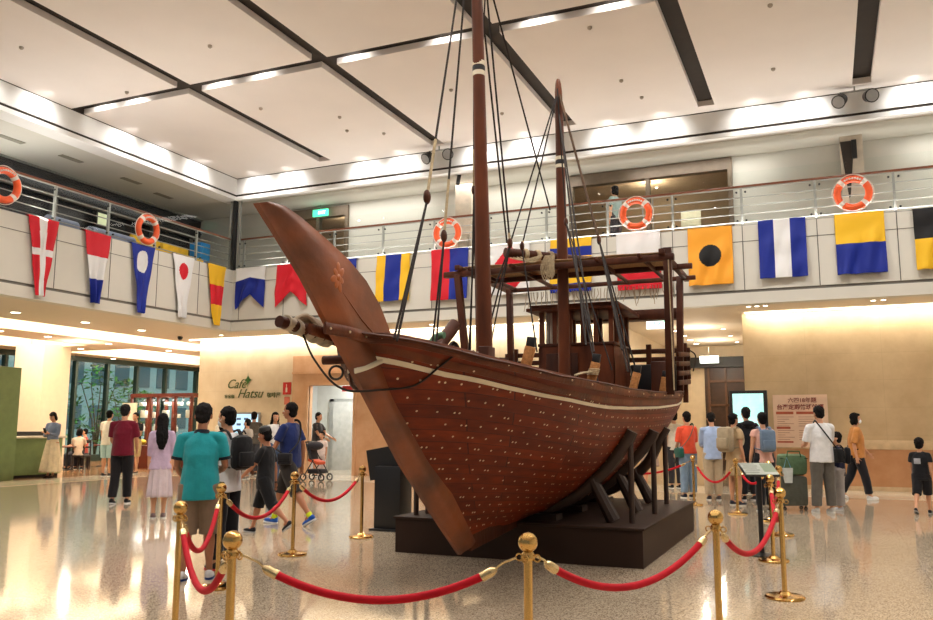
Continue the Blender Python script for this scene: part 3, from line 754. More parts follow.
# cafe menu screen and service desk right of the display cabinet
t = thing('menu_screen', 'pale blue lit menu screen on the wall above the wooden desk', 'screen', (-16.4, 20.95, 1.0))
MB().span((-17.4, 20.93, .95), (-15.9, 20.99, 1.82)).build('frame', STEEL, t)
MB().span((-17.35, 20.92, 1.0), (-15.95, 20.93, 1.77)).build('display', mat('screen_blue', (.3, .5, .65, 1), .3, emit=(.5, .75, .95, 1), estr=.9), t)
for i in range(4):
    for j in range(5): MB().span((-17.28+j*.27, 20.915, 1.08+i*.17), (-17.28+j*.27+.16, 20.92, 1.08+i*.17+.07)).build('menu_picture', rgb('menu_navy', 96, 130, 168, rough=.5), t)
t = thing('service_desk', 'low reddish-brown wooden desk under the menu screen', 'desk', (-16.7, 20.3, 0))
MB().span((-17.6, 20.1, 0), (-15.6, 20.6, .82), bev=.01).build('body', CW, t)
MB().span((-17.65, 20.05, .82), (-15.55, 20.65, .87), bev=.01).build('desktop', rgb('desk_top', 168, 116, 70, rough=.3), t)
b = MB()
for z in (.2, .42, .64): b.span((-17.5, 20.08, z), (-15.7, 20.1, z+.03))
b.build('slats', rgb('slat_brown', 134, 70, 40, rough=.4), t)
# dome cameras
for x, y in ((-18.3, 20.0),):
    o = MB().ell((x, y, Z0-.04), (.08, .08, .07)).build('dome_camera', DARK); tag(o, 'small black dome camera on the soffit near the display cabinet', 'camera')
# ============================================================ DISPLAY PLINTH AND CRADLE
CX = -3.15
PLM = rgb('plinth_brown', 54, 38, 30, rough=.6, spec=.2, var=.04, scale=2)
t = thing('display_plinth', 'dark brown box plinth under the wooden ship', 'plinth', (CX, 10.3, 0))
MB().span((-4.56, 8.55, 0), (-1.76, 12.0, .37)).build('box', PLM, t)
MB().span((-4.58, 8.53, .37), (-1.74, 12.02, .395), bev=.005).build('top_board', PLM, t)

WOODD = mat('ship_wood', srgb(102, 50, 22), .5, coat=.05, spec=.3, var=.3, scale=5, stretch=(1, 1, .25), bump=.25, bscale=25)
WOODK = mat('ship_wood_dark', srgb(76, 38, 20), .55, coat=.03, spec=.25, var=.3, scale=6, stretch=(1, 1, .3), bump=.25, bscale=25)
WOODS = mat('stem_wood', srgb(124, 62, 23), .42, coat=.15, var=.4, scale=3.2, stretch=(1, .5, .8), bump=.2, bscale=18)
WOODO = mat('wood_orange', srgb(150, 78, 34), .45, coat=.2, var=.2, scale=6, stretch=(1, 1, .3))
CRAD = rgb('cradle_wood', 58, 40, 30, rough=.5, var=.12, stretch=(1, 1, .3))
WPAINT = rgb('white_paint_line', 234, 222, 196, rough=.5, var=.05)
ROPE = rgb('black_rope', 42, 34, 30, rough=.9, var=.1)
HEMP = rgb('hemp_rope', 186, 166, 132, rough=.95, var=.15, scale=30, bump=.5, bscale=90)
STUD = rgb('white_nail_plug', 226, 200, 160, rough=.5, var=0)

# hull planking: uv v gives the strakes
def hull_mat():
    m = bpy.data.materials.new('hull_planking'); m.use_nodes = True; nt = m.node_tree; n = nt.nodes; l = nt.links; b = n['Principled BSDF']
    uv = n.new('ShaderNodeUVMap'); mp = n.new('ShaderNodeMapping'); mp.inputs['Scale'].default_value = (1, 1, 1); l.new(uv.outputs[0], mp.inputs[0])
    br = n.new('ShaderNodeTexBrick'); br.inputs['Scale'].default_value = 1; br.inputs['Brick Width'].default_value = .23; br.inputs['Row Height'].default_value = 1/19
    br.inputs['Mortar Size'].default_value = .0016; br.inputs['Mortar Smooth'].default_value = .4; br.inputs['Bias'].default_value = 0
    br.offset = .37; br.inputs['Color1'].default_value = srgb(130, 50, 15); br.inputs['Color2'].default_value = srgb(106, 38, 11); br.inputs['Mortar'].default_value = srgb(76, 27, 10)
    l.new(mp.outputs[0], br.inputs['Vector'])
    tc = n.new('ShaderNodeTexCoord'); m2 = n.new('ShaderNodeMapping'); m2.inputs['Scale'].default_value = (2, .5, 6); l.new(tc.outputs['Object'], m2.inputs[0])
    nz = n.new('ShaderNodeTexNoise'); nz.inputs['Scale'].default_value = 4; nz.inputs['Detail'].default_value = 6; l.new(m2.outputs[0], nz.inputs['Vector'])
    cr = n.new('ShaderNodeValToRGB'); cr.color_ramp.elements[0].position = .3; cr.color_ramp.elements[1].position = .72
    cr.color_ramp.elements[0].color = (.6, .55, .5, 1); cr.color_ramp.elements[1].color = (1.15, 1.1, 1.05, 1); l.new(nz.outputs['Fac'], cr.inputs[0])
    mx = n.new('ShaderNodeMix'); mx.data_type = 'RGBA'; mx.blend_type = 'MULTIPLY'; mx.inputs[0].default_value = 1
    l.new(br.outputs['Color'], mx.inputs[6]); l.new(cr.outputs[0], mx.inputs[7]); l.new(mx.outputs[2], b.inputs['Base Color'])
    bp = n.new('ShaderNodeBump'); bp.inputs['Strength'].default_value = .35; bp.inputs['Distance'].default_value = .01; bp.invert = True
    l.new(br.outputs['Fac'], bp.inputs['Height']); l.new(bp.outputs[0], b.inputs['Normal'])
    b.inputs['Roughness'].default_value = .5; b.inputs['Coat Weight'].default_value = .08; b.inputs['Coat Roughness'].default_value = .25; b.inputs['Specular IOR Level'].default_value = .25
    return m
HULLM = hull_mat()

# --- hull shape
YT = 12.1                                   # transom
STEM_Z = [(0, .36), (.25, .72), (.5, 1.14), (.75, 1.6), (1, 2.06)]
def stemY(z):                              # outer stem edge in side view
    return interp([(.26, 7.12), (1.1, 5.97), (1.8, 5.19), (2.11, 4.83), (2.39, 4.52), (2.75, 4.04)], z)
Bm = [(0, .05), (.15, .3), (.35, .68), (.55, .98), (.72, 1.19), (.88, 1.31), (1, 1.33)]
Zm = [(0, .42), (.15, .49), (.35, .74), (.55, 1.04), (.72, 1.33), (.88, 1.62), (1, 1.80)]
Gs = [(0, 0), (.03, .2), (.065, .37), (.1, .5), (.145, .62), (.2, .74), (.26, .84), (.36, .92), (.46, .965), (.6, 1.0), (.8, 1.0), (.92, .985), (1, .95)]
Rail = [(4.9, 2.10), (5.4, 2.03), (5.9, 1.93), (6.8, 1.83), (8.6, 1.79), (10, 1.81), (11.5, 1.87), (12.2, 1.92)]
def hull(u, v, side, off=0.0):
    zs = interp(STEM_Z, v)
    y0 = stemY(zs)+.22-.03*v
    yt = YT+.15*v
    y = y0+(yt-y0)*u
    w = sm(0, .42, u)
    zr = interp(Rail, y)
    zm = interp(Zm, v)
    zmid = .42+(zm-.42)*(zr-.42)/(1.80-.42)
    zst = zs if v < 1 else zr
    aft = sm(.70, 1, u)*(1-v)**2
    z = lerp(lerp(zs, zr, sm(.75, 1, v)), zmid, w)+aft*.12*v
    gexp = 1+.9*(1-v)
    b = interp(Bm, v)*interp(Gs, u)**gexp
    b *= 1-aft*.85
    if side < 0: b *= 1-.4*(1-sm(0, .34, u))
    b = max(b, .05)+off
    return V((CX+side*b, y, z))
ship = thing('wooden_ship', 'large brown wooden two-masted trading ship on a dark plinth', 'ship', (CX, 9.0, .395))
NU, NV = 72, 30
b = MB()
b.grid(lambda u, v: hull(u**1.25, v, 1), NU, NV)
b.grid(lambda u, v: hull((1-u)**1.25, v, -1), NU, NV)
for side in (1, -1):       # inner skin of the planking
    b.grid(lambda u, v: hull((u if side < 0 else 1-u)**1.25, .4+.6*v, side, -.05), 40, 8)
b.mi = 1
# white plugs in rows along every frame, part of the planking
def hull_n(u, v, side):
    e = .004; p = hull(u, v, side); a = hull(min(1, u+e), v, side)-p; c = hull(u, min(1, v+e), side)-hull(u, max(0, v-e), side)
    n = a.cross(c); n.normalize()
    if n.x*side < 0: n.negate()
    return p, n
for side in (1, -1):
    for i in range(44):
        yf = 5.15+6.9*(i/43)**1.12
        for j in range(1, 19):
            if j/19 > .86 and j < 18: continue
            vv = (j+.5)/19 if j < 18 else .955
            ya, yb = hull(0, vv, side).y, hull(1, vv, side).y
            u = (yf-ya)/(yb-ya)
            if u < .012 or u > .992: continue
            for du in ((-.003, .003) if (i+j) % 3 == 0 and j < 17 else (0,)):
                if (i*7+j*3) % 17 == 0: continue
                p, n = hull_n(min(.995, u+du), vv, side)
                x = n.cross(V((0, 0, 1))).normalized(); y = n.cross(x)
                R = .0105
                vs = [b.b.verts.new(p+n*.005+x*R*math.cos(a)+y*R*math.sin(a)) for a in [k*PI/3 for k in range(6)]]
                f = b._f(vs); b2 = f.calc_center_median()
                f.normal_update()
                if f.normal.x*side < 0: f.normal_flip()
hullo = mkobj('hull', b.mesh('hull', False), [HULLM, STUD], ship)
# transom
b = MB(); P = [hull(1, v/14, 1) for v in range(15)]+[hull(1, v/14, -1) for v in range(14, -1, -1)]
b.prism(P, 0, (0, .04, 0)); b.build('transom', WOODD, ship)
# white line and rubbing strakes following the sheer
def strake(name, v0, v1, proud, m, us=0.0, ue=1.0, dz0=None):
    for side in (1, -1):
        b = MB(); prev = None
        for i in range(61):
            u = us+(ue-us)*(i/60)**1.25
            va = v0(u) if callable(v0) else v0; vb = v1(u) if callable(v1) else v1
            a = hull(u, va, side, proud); c = hull(u, vb, side, proud); a2 = hull(u, va, side, -.01); c2 = hull(u, vb, side, -.01)
            r = [b.b.verts.new(q) for q in (a, c, c2, a2)]
            if prev: b.skinr(prev, r)
            else: b._f(r)
            prev = r
        b._f(list(reversed(prev))); b.build(name, m, ship)
VW = [(0, .865), (.018, .862), (.066, .84), (.146, .828), (.2, .832), (.262, .842), (.35, .855), (.44, .868), (.655, .882), (.94, .895), (1, .9)]
strake('white_line', lambda u: interp(VW, u)-.008, lambda u: interp(VW, u)+.008, .012, WPAINT)
strake('rubbing_strake', .955, 1.0, .022, WOODK)
strake('wale', lambda u: interp(VW, u)+.022, lambda u: interp(VW, u)+.055, .010, WOODD)
# rail cap round the stern
b = MB(); b.tube([hull(1, .9, 1, .01), V((CX+1.0, YT+.17, 1.78)), V((CX, YT+.2, 1.8)), V((CX-1.0, YT+.17, 1.78)), hull(1, .9, -1, .01)], .022, 8); b.build('white_line', WPAINT, ship)
# inner bulwark and deck
b = MB()
prev = None
for i in range(41):
    u = .05+.95*i/40; a = hull(u, .78, 1, -.05); c = hull(u, .78, -1, -.05)
    r = [b.b.verts.new(a), b.b.verts.new(V((CX, a.y, a.z+.04))), b.b.verts.new(c)]
    if prev:
        for k in range(2): b._f([prev[k], prev[k+1], r[k+1], r[k]])
    prev = r
b.build('deck', WOODK, ship, solid=.03)

# stem post: raking blade with a broad head
TH = .075
OUT = [(7.14, .245), (6.55, .67), (5.97, 1.1), (5.58, 1.45), (5.19, 1.8), (5.0, 1.97), (4.83, 2.11), (4.66, 2.265), (4.52, 2.39), (4.36, 2.51), (4.2, 2.63), (4.11, 2.695), (4.03, 2.755)]
INN = [(7.36, .34), (6.86, .78), (6.33, 1.22), (5.98, 1.58), (5.76, 1.9), (5.70, 2.06), (5.48, 2.31), (5.27, 2.47), (5.03, 2.58), (4.78, 2.66), (4.44, 2.755), (4.26, 2.79), (4.12, 2.785)]
def stem_pt(i, q, s):
    o, n_ = OUT[i], INN[i]; w = math.hypot(n_[0]-o[0], n_[1]-o[1]); d = q*w
    half = lerp(.02, TH, sm(0, .16, d))
    if i > 5: half *= 1-.35*sm(.6, 1, q)*(i-5)/7
    return V((CX+s*half, lerp(o[0], n_[0], q), lerp(o[1], n_[1], q)))
b = MB(); rows = []
NQ = 10
for i in range(len(OUT)):
    row = [b.b.verts.new(stem_pt(i, k/NQ, 1)) for k in range(NQ+1)]+[b.b.verts.new(stem_pt(i, k/NQ, -1)) for k in range(NQ, -1, -1)]
    rows.append(row)
for A, Bq in zip(rows, rows[1:]): b.skinr(A, Bq)
b._f(list(reversed(rows[0]))); b._f(rows[-1])
stem = b.build('stem_post', WOODS, ship)
# carved leaf and groove on both cheeks
for s in (1, -1):
    b = MB(); c = V((CX+s*(TH-.006), 4.87, 2.425))
    b.ell(c, (.022, .03, .03), seg=10, rings=6)
    for k in range(7):
        a = 2*PI*k/7+PI/2; d = V((0, math.cos(a)*.8, math.sin(a))); q = V((0, -d.z, d.y)); L = .11 if k % 2 == 0 else .085
        b.ell(c+d*L*.55, (.014, .03, L*.5), Matrix((V((1, 0, 0)), q.normalized(), d.normalized())).transposed(), 8, 6)
    b.build('carved_leaf', rgb('leaf_gold_wood', 172, 92, 42, rough=.4), stem)
    b = MB(); b.tube([(CX+s*(TH-.001), 4.94, 2.33), (CX+s*(TH-.001), 5.2, 2.17), (CX+s*(TH-.001), 5.5, 2.03)], [.003, .007, .007], 8); b.build('carved_groove', WOODS, stem)
    # white line and cheek rail crossing the stem
    b = MB(); b.tube([(CX+s*.026, 5.195, 1.797), (CX+s*.045, 5.25, 1.812), (CX+s*.064, 5.29, 1.826), (CX+s*.081, 5.36, 1.85), (CX+s*.083, 5.45, 1.878), hull(.014, .861, s, .012)], [(.008, .02)]*6, 8, up=(0, 0, 1)); b.build('white_line', WPAINT, stem)
# keel
MB().bar((CX, 7.3, .33), (CX, 8.6, .42), .11, .14, up=(0, 0, 1)).span((CX-.055, 8.6, .395), (CX+.055, 12.2, .47)).build('keel', WOODK, ship)
# bow cheek rails with plugs, running from the stem along the sheer
for s in (1, -1):
    b = MB(); pts = spline([V((CX+s*.06, 4.74, 2.06)), V((CX+s*.10, 4.98, 2.055)), V((CX+s*.12, 5.25, 2.04))]+[hull(u, .975, s, .012) for u in (.03, .07, .12, .18, .26, .34, .44, .55, .66, .77, .88, .99)], 4)
    b.tube(pts, [(.016, .042)]*len(pts), 10, up=(0, 0, 1)); b.mi = 1
    for p in pts[1::3]: b.ell(p+V((s*.016, -.004, 0)), (.009, .009, .009), seg=8, rings=5)
    b.build('cheek_rail', [WOODD, STUD], ship)
    b = MB()
    pts = [hull(u, 1.0, s, -.015)+V((0, 0, .0)) for u in [(i/30)**1.3 for i in range(0, 31)]]
    b.tube(pts, [(.045, .014)]*31, 8, up=(0, 0, 1)); b.build('rail_cap', WOODK, ship)
# short horizontal timbers through the bow
b = MB(); b.cyl((CX-.36, 5.38, 1.90), (CX+.02, 5.42, 1.90), .035, seg=14); b.build('bow_timber', WOODK, ship)
b = MB(); b.torus((CX-.22, 5.34, 1.80), .05, .009, Matrix.Rotation(.5, 3, 'Z') @ Matrix.Rotation(PI/2, 3, 'X'), 20, 6); b.build('iron_ring', DARK, ship)
# spar with furled canvas beside the bow
b = MB(); b.tube([(-3.45, 4.72, 2.12), (-3.41, 5.0, 2.09), (-3.35, 5.7, 2.0)], [.042, .045, .045], 16); b.build('bow_spar', WOODK, ship)
CANV = cloth('canvas', srgb(198, 184, 160))
b = MB()
for k in range(5): b.tube([(-3.44+.01*k, 4.78+.1*k, 2.12-.02*k), (-3.44+.01*k, 4.86+.1*k, 2.11-.02*k)], [.054+.008*(k % 2), .05], 14)
for k in range(6): b.tube(spline([(-3.46, 4.88+k*.05, 2.14), (-3.40, 4.98+k*.05, 2.19-.01*k), (-3.34, 5.08+k*.05, 2.10)], 4), .016, 6)
b.build('furled_canvas', CANV, ship)
# rope slung round the bow
b = MB(); b.tube(spline([(-3.42, 4.95, 2.08), (-3.3, 4.95, 1.86), (-3.1, 5.0, 1.66), hull(.006, .79, 1, .05)+V((0, -.06, -.02)), hull(.035, .80, 1, .03), hull(.06, .86, 1, .03), hull(.078, .93, 1, .035), hull(.09, 1.0, 1, .03)], 8), .008, 8); b.build('bow_rope', ROPE, ship)

# --- windlass and bollards behind the stem
b = MB(); b.cyl((CX-.42, 6.75, 2.0), (CX+.40, 6.78, 2.0), .06, seg=16); b.cyl((CX+.05, 6.76, 2.0), (CX+.3, 6.77, 2.0), .075, seg=16); b.build('windlass_log', rgb('grey_log', 120, 104, 90, rough=.7, var=.2), ship)
for x in (CX-.3, CX+.42): MB().span((x-.05, 6.7, 1.55), (x+.05, 6.86, 2.1), bev=.01).build('windlass_post', WOODK, ship)
b = MB(); b.tube([(CX-.12, 6.80, 2.04), (CX-.08, 6.95, 2.2), (CX-.03, 7.1, 2.36)], [.045, .06, .062], 14); b.build('leaning_bollard', WOODK, ship)
b = MB(); b.tube(spline([(CX-.04, 6.6, 1.9), (CX-.04, 6.58, 2.08), (CX-.02, 6.6, 2.16), (CX+.03, 6.62, 2.2), (CX+.08, 6.62, 2.2)], 4), [.03]*17, 12); b.build('green_bitt', rgb('verdigris', 96, 138, 104, rough=.6, var=.15), ship)
b = MB()
for k in range(4): b.torus((CX+.12, 6.74, 2.03+.0*k), .1+.006*k, .014, Matrix.Rotation(PI/2, 3, 'Y') @ Matrix.Translation((0, 0, .0)).to_3x3(), 24, 6)
b.build('windlass_rope', ROPE, ship)

# --- masts
def mast(name, pts, bandz):
    b = MB(); b.tube(spline([p for p, r in pts], 3), [interp([(i, r) for i, (p, r) in enumerate(pts)], k/3) for k in range(3*(len(pts)-1)+1)], 18); o = b.build(name, WOODD, ship)
    for z, c in bandz:
        for k, (dz, m) in enumerate(((-.055, WPAINT), (0, DARK), (.055, WPAINT))):
            MB().cyl((c[0], c[1], z+dz-.024), (c[0], c[1], z+dz+.024), c[2], seg=18).build('mast_band', m, o)
    return o
mast('mainmast', [((CX, 7.78, 1.5), .09), ((CX, 7.74, 2.6), .082), ((CX, 7.66, 4.2), .068), ((CX, 7.56, 5.8), .058), ((CX, 7.48, 7.3), .05)], [(5.1, (CX, 7.605, .066))])
mast('mizzenmast', [((CX, 10.58, 1.5), .085), ((CX, 10.55, 3.4), .075), ((CX, 10.5, 5.2), .06), ((CX, 10.46, 5.95), .05), ((CX, 10.45, 6.13), .02)], [(4.96, (CX, 10.51, .068))])

# --- rigging
def line(name, pts, r=.011, m=None): return MB().tube(pts, r, 6).build(name, m or ROPE, ship)
def block(p, parent=ship): return MB().ell(p, (.028, .04, .06), seg=10, rings=8).build('rope_block', WOODK, parent)
def P(px, X=None, Yq=None):               # point of the sight line of a mapped spot on a ship plane
    x, y = px; d = fw*FPX+r2*(x-466.5)-u2*(y-310)
    o = V((0, 0, 1.4))
    k = (X-o.x)/d.x if X is not None else (Yq-o.y)/d.y
    return o+d*k
top = V((CX, 7.46, 7.1))
# port fore shroud pair, with block and two-part tackle to the rail
def tackle(t0, blk, lowers, hempfrom=.86):
    a = V(t0); c = V(blk); line('shroud', [a, a.lerp(c, hempfrom)]); line('shroud_tail', [a.lerp(c, hempfrom), c], .014, HEMP); block(c)
    for q in lowers: line('tackle_rope', [c+V((0, 0, -.03)), q], .010)
tackle(top, P((427, 197), X=-2.75), [P((394, 339), X=-2.72), P((397, 341), X=-2.62)])
tackle(top, P((444, 236), X=-3.1), [P((432, 346), X=-3.1), P((436, 347), X=-3.05)])
tackle(top, P((474, 190), X=-3.5), [P((470, 362), X=-3.4), P((477, 362), X=-3.3)])
tackle(top+V((0, .1, 0)), P((510, 243), Yq=8.4), [P((479, 330), Yq=8.3), P((483, 352), Yq=8.2)], .97)
line('stay', [V((CX, 7.5, 6.6)), P((550, 210), Yq=10.3)], .011)
line('shroud', [V((CX, 7.52, 6.4)), P((507, 243), Yq=9.0)], .011)
mt = V((CX, 10.46, 5.98))
tackle(mt, P((510, 244), Yq=9.8), [P((488, 358), Yq=9.8)], .97)
tackle(mt, P((522, 246), Yq=9.7), [P((537, 352), Yq=9.6)], .97)
for q in ((586, 345), (594, 352)): line('shroud', [mt+V((0, 0, -.3)), P(q, X=-2.1)], .010)
c = P((599, 240), X=-2.45); line('shroud', [mt, c], .016, rgb('brown_rope', 92, 70, 52, rough=.9)); block(c)
for k, q in enumerate(((628, 372), (634, 384), (639, 380), (622, 350))): line('tackle_rope', [c, P(q, X=-1.95)], .010)
c = P((566, 222), Yq=10.35); block(c); line('halyard', [mt+V((0, -.05, 0)), c], .010)
for q in ((600, 392), (612, 370), (590, 330)): line('tackle_rope', [c, P(q, X=-2.3)], .009)
line('halyard', [V((CX-.05, 7.7, 6.5)), V((CX-.12, 7.85, 1.9))], .009); line('halyard', [V((CX+.05, 7.7, 6.3)), V((CX-.2, 7.8, 1.9))], .009)

# --- canopy over the after deck
can = []
def beam(name, a, q, w=.08, h=.1, m=WOODK, par=None): return MB().bar(a, q, w, h, bev=.008).build(name, m, par or ship)
beam('canopy_beam', (-4.78, 10.3, 3.48), (-1.64, 10.3, 3.50), .08, .08); beam('canopy_beam', (-4.55, 11.2, 3.52), (-1.55, 11.2, 3.54), .07, .07); beam('canopy_beam', (-4.5, 12.0, 3.50), (-1.62, 12.0, 3.52), .06, .06)
for x in (-4.35, -3.75, -2.6, -2.05): beam('canopy_rafter', (x, 10.15, 3.52), (x, 12.15, 3.52), .04, .05)
beam('canopy_side_beam', (-1.78, 10.2, 3.56), (-1.78, 12.25, 3.54), .07, .07); beam('canopy_side_beam', (-4.55, 10.2, 3.56), (-4.55, 12.25, 3.54), .07, .07)
beam('canopy_post', (-4.42, 10.35, 1.85), (-4.58, 10.3, 3.48), .09, .09); beam('canopy_post', (-1.76, 10.45, 1.8), (-1.72, 10.3, 3.62), .10, .09)
beam('canopy_post', (-1.88, 11.95, 1.85), (-1.84, 12.0, 3.55), .09, .09); beam('canopy_post', (-4.42, 12.0, 1.85), (-4.45, 12.0, 3.52), .09, .09)
line('canopy_post_rope', [(-1.70, 10.22, 3.45), (-1.70, 10.35, 1.85)], .008, HEMP)
MAT_ = rgb('reed_mat', 176, 142, 104, rough=.9, var=.15, scale=20, stretch=(6, 1, 1))
b = MB(); b.grid(lambda u, v: (lerp(-4.5, -1.8, u), lerp(10.3, 11.25, v), 3.572+.006*math.sin(u*18)+.006*math.sin(v*13)), 30, 16)
b.build('canopy_mat', MAT_, ship, solid=.012)
b = MB(); rr = random.Random(2)
for k in range(56):
    x = lerp(-4.2, -1.85, k/55)+rr.uniform(-.015, .015); L = rr.uniform(.12, .3)
    b.tube([(x, 12.05, 3.46), (x+rr.uniform(-.02, .02), 12.06, 3.46-L*.5), (x+rr.uniform(-.05, .05), 12.05, 3.46-L)], .006, 4)
o = b.build('fringe', rgb('fringe_string', 168, 150, 122, rough=.9), ship); o['kind'] = 'stuff'
# yard laid on the canopy with lashing and rope coil
b = MB(); b.tube([(-3.82, 10.15, 3.70), (-3.6, 10.4, 3.70), (-3.2, 10.85, 3.70), (-2.6, 11.5, 3.72)], [.065, .065, .06, .05], 16); b.build('lowered_yard', WOODK, ship)
for tt in (.3, .5, .72):
    c = V((-3.82, 10.15, 3.70)).lerp(V((-3.2, 10.85, 3.70)), tt)
    M_ = V((.62, .75, .04)).to_track_quat('Z', 'Y').to_matrix(); b = MB()
    for k in range(3): b.torus(c+V((.62, .75, 0))*(.02*k), .068, .012, M_, 20, 6)
    b.build('yard_lashing', HEMP, ship)
b = MB(); rr = random.Random(9)
for k in range(9): b.tube(spline([(-3.27+k*.014, 10.18, 3.62), (-3.33+k*.022, 10.16-.004*(k % 3), 3.46), (-3.28+k*.016, 10.16, 3.29+.03*(k % 3)), (-3.22+k*.008, 10.17, 3.46), (-3.24+k*.01, 10.18, 3.62)], 5), .008, 6)
b.build('rope_coil', HEMP, ship)
b = MB()
for k in range(4): b.tube(spline([(-3.75+.05*k, 10.14, 3.62), (-3.55+.04*k, 10.12, 3.57-.015*k), (-3.3, 10.15, 3.62)], 5), .010, 6)
b.build('rope_bight', HEMP, ship)

# --- wheelhouse
WX0, WX1, WY0, WY1 = -3.62, -2.58, 10.95, 11.95
whz0, whz1, whz2 = 1.62, 2.5, 2.98
b = MB()
b.span((WX0, WY0, whz0), (WX1, WY0+.05, whz1)); b.span((WX0, WY1-.05, whz0), (WX1, WY1, whz1)); b.span((WX0, WY0, whz0), (WX0+.05, WY1, whz1)); b.span((WX1-.05, WY0, whz0), (WX1, WY1, whz1))
wall = b.build('wheelhouse_wall', WOODD, ship)
MB().span((WX0-.02, WY0-.02, whz1), (WX1+.02, WY1+.02, whz1+.04), bev=.006).build('wheelhouse_sill', WOODK, ship)
for x in (WX0+.03, WX0+.22, WX0+.44, WX0+.62, WX1-.24, WX1-.03):
    for y in (WY0+.03, WY1-.03): MB().span((x-.03, y-.03, whz1+.04), (x+.03, y+.03, whz2)).build('window_post', WOODD, ship)
for y in (WY0+.34, WY0+.66):
    for x in (WX0+.03, WX1-.03): MB().span((x-.03, y-.03, whz1+.04), (x+.03, y+.03, whz2)).build('window_post', WOODD, ship)
b = MB(); b.span((WX0-.14, WY0-.16, whz2), (WX1+.14, WY1+.14, whz2+.045), bev=.006); b.span((WX0-.1, WY0-.12, whz2+.045), (WX1+.1, WY1+.1, whz2+.09), bev=.01)
b.build('wheelhouse_roof', WOODD, ship)
MB().span((WX0+.1, WY0-.02, whz0+.1), (WX0+.55, WY0, whz1-.1), bev=.004).build('wheelhouse_hatch', WOODK, ship)
b = MB()
for k in range(3): b.tube([(WX0+.09+.05*k, WY0+.1, whz1+.05), (WX0+.1+.05*k, WY0+.1, whz2)], [.02, .025], 8)
b.build('white_curtain', cloth('curtain_white', srgb(220, 212, 198)), ship)
MB().span((CX-.3, 12.02, 2.95), (-1.9, 12.25, 3.1), bev=.01).build('stern_board', WOODK, ship)
# stern railing: stacked slats round the quarter
for x in (-4.42, -4.0, -3.4, -2.9, -2.35, -1.84): MB().span((x-.035, 12.16, 1.75), (x+.035, 12.22, 2.6)).build('stern_post', WOODK, ship)
for z in (2.12, 2.25, 2.38, 2.5): MB().bar((-4.6, 12.2, z), (-1.76, 12.2, z), .035, .07, up=(0, 0, 1), bev=.01).build('stern_slat', WOODK, ship)
MB().bar((-4.6, 12.15, 2.2), (-3.6, 12.14, 2.2), .02, .03, up=(0, 0, 1)).build('stern_slat', WPAINT, ship)
for s, x in ((1, -1.84), (-1, -4.44)):
    for z in (2.05, 2.18, 2.31, 2.44): MB().bar((x, 11.55, z-.05), (x+s*.05, 12.25, z), .04, .07, up=(0, 0, 1), bev=.01).build('quarter_slat', WOODK, ship)
    for z in (2.08, 2.2, 2.32, 2.44): MB().ell((x+s*.04, 12.25, z), (.022, .03, .026), seg=10, rings=6).build('quarter_knob', rgb('worn_wood_tan', 150, 118, 90, rough=.6), ship)
    b = MB(); b.tube(spline([(x+s*.07, 12.25, 2.5), (x+s*.14, 12.3, 2.42), (x+s*.1, 12.28, 2.2)], 4), .01, 6); b.build('quarter_rope', ROPE, ship)
MB().span((-2.6, 12.05, 1.8), (-1.95, 12.14, 2.3), bev=.02).build('stern_locker', DARK, ship)
MB().span((-2.2, 11.5, 1.65), (-1.98, 11.95, 2.3), bev=.02).build('stern_chest', WOODK, ship)
# timber heads wrapped in matting along the port and starboard rail
WRAP = rgb('timber_wrap', 176, 118, 62, rough=.8, var=.2, scale=40, bump=.4, bscale=80)
for y, dx in ((6.55, .06), (7.75, .06), (9.2, .06), (10.95, .04)):
    for s in (1, -1):
        q = None
        for k in range(61):
            hp = hull(k/60, 1.0, s, -.13)
            if q is None or abs(hp.y-y) < abs(q.y-y): q = hp
        a = q+V((0, 0, -.03)); c = q+V((s*dx, .02, .20))
        o = MB().bar(a, c, .085, .05, up=(0, 1, 0), bev=.008).build('timber_head', WRAP, ship)
        MB().bar(c, c+V((s*.012, .0, .08)), .075, .045, up=(0, 1, 0), bev=.006).build('head_cap', DARK, o)
        if s > 0 and y == 7.75:
            b = MB()
            for k in range(4): b.torus(a.lerp(c, .5+.07*k), .05, .007, None, 16, 6)
            b.tube(spline([a.lerp(c, .6), a+V((0, -.2, .12)), a+V((0, -.5, .08))], 4), .01, 6)
            b.build('belayed_rope', HEMP, o)

# --- cradle
cr = thing('ship_cradle', 'dark timber cradle of props standing on the plinth under the hull', 'cradle', (CX, 10.3, .395))
for s in (1, -1):
    for k, (y, bb, zz) in enumerate([(8.95, 1.2, 1.26), (10.0, 1.24, 1.26), (11.35, 1.14, 1.3)]):
        x = CX+s*bb
        b = MB(); b.tube([(x, y, .396), (x, y, zz-.02)], .032, 10); b.build('upright_post', CRAD, cr)
        pts = [V((CX+s*.14, y, .46)), V((CX+s*.55, y, .64)), V((CX+s*.9, y, .92)), V((x-s*.06, y, zz-.04)), V((x+s*.02, y, zz+.1))]
        b = MB(); b.tube(spline(pts, 4), [(.07, .06)]*17, 10, up=(0, 1, 0)); b.build('bilge_prop', CRAD, cr)
        b = MB(); b.tube([(x-s*.42, y, .84), (x-s*.2, y, .41)], [(.06, .07), (.08, .07)], 10, up=(0, 1, 0)); b.build('slanting_strut', CRAD, cr)
        b = MB(); b.span((CX-.02+s*.08-(.3 if s < 0 else 0), y-.12, .396), (CX+.02+s*.08+(.3 if s > 0 else 0), y+.12, .46)); b.build('foot_block', CRAD, cr)
for y in (8.75,):
    b = MB(); b.tube([(-4.4, y, .396), (-4.4, y, 1.15)], .03, 10); b.build('upright_post', CRAD, cr)
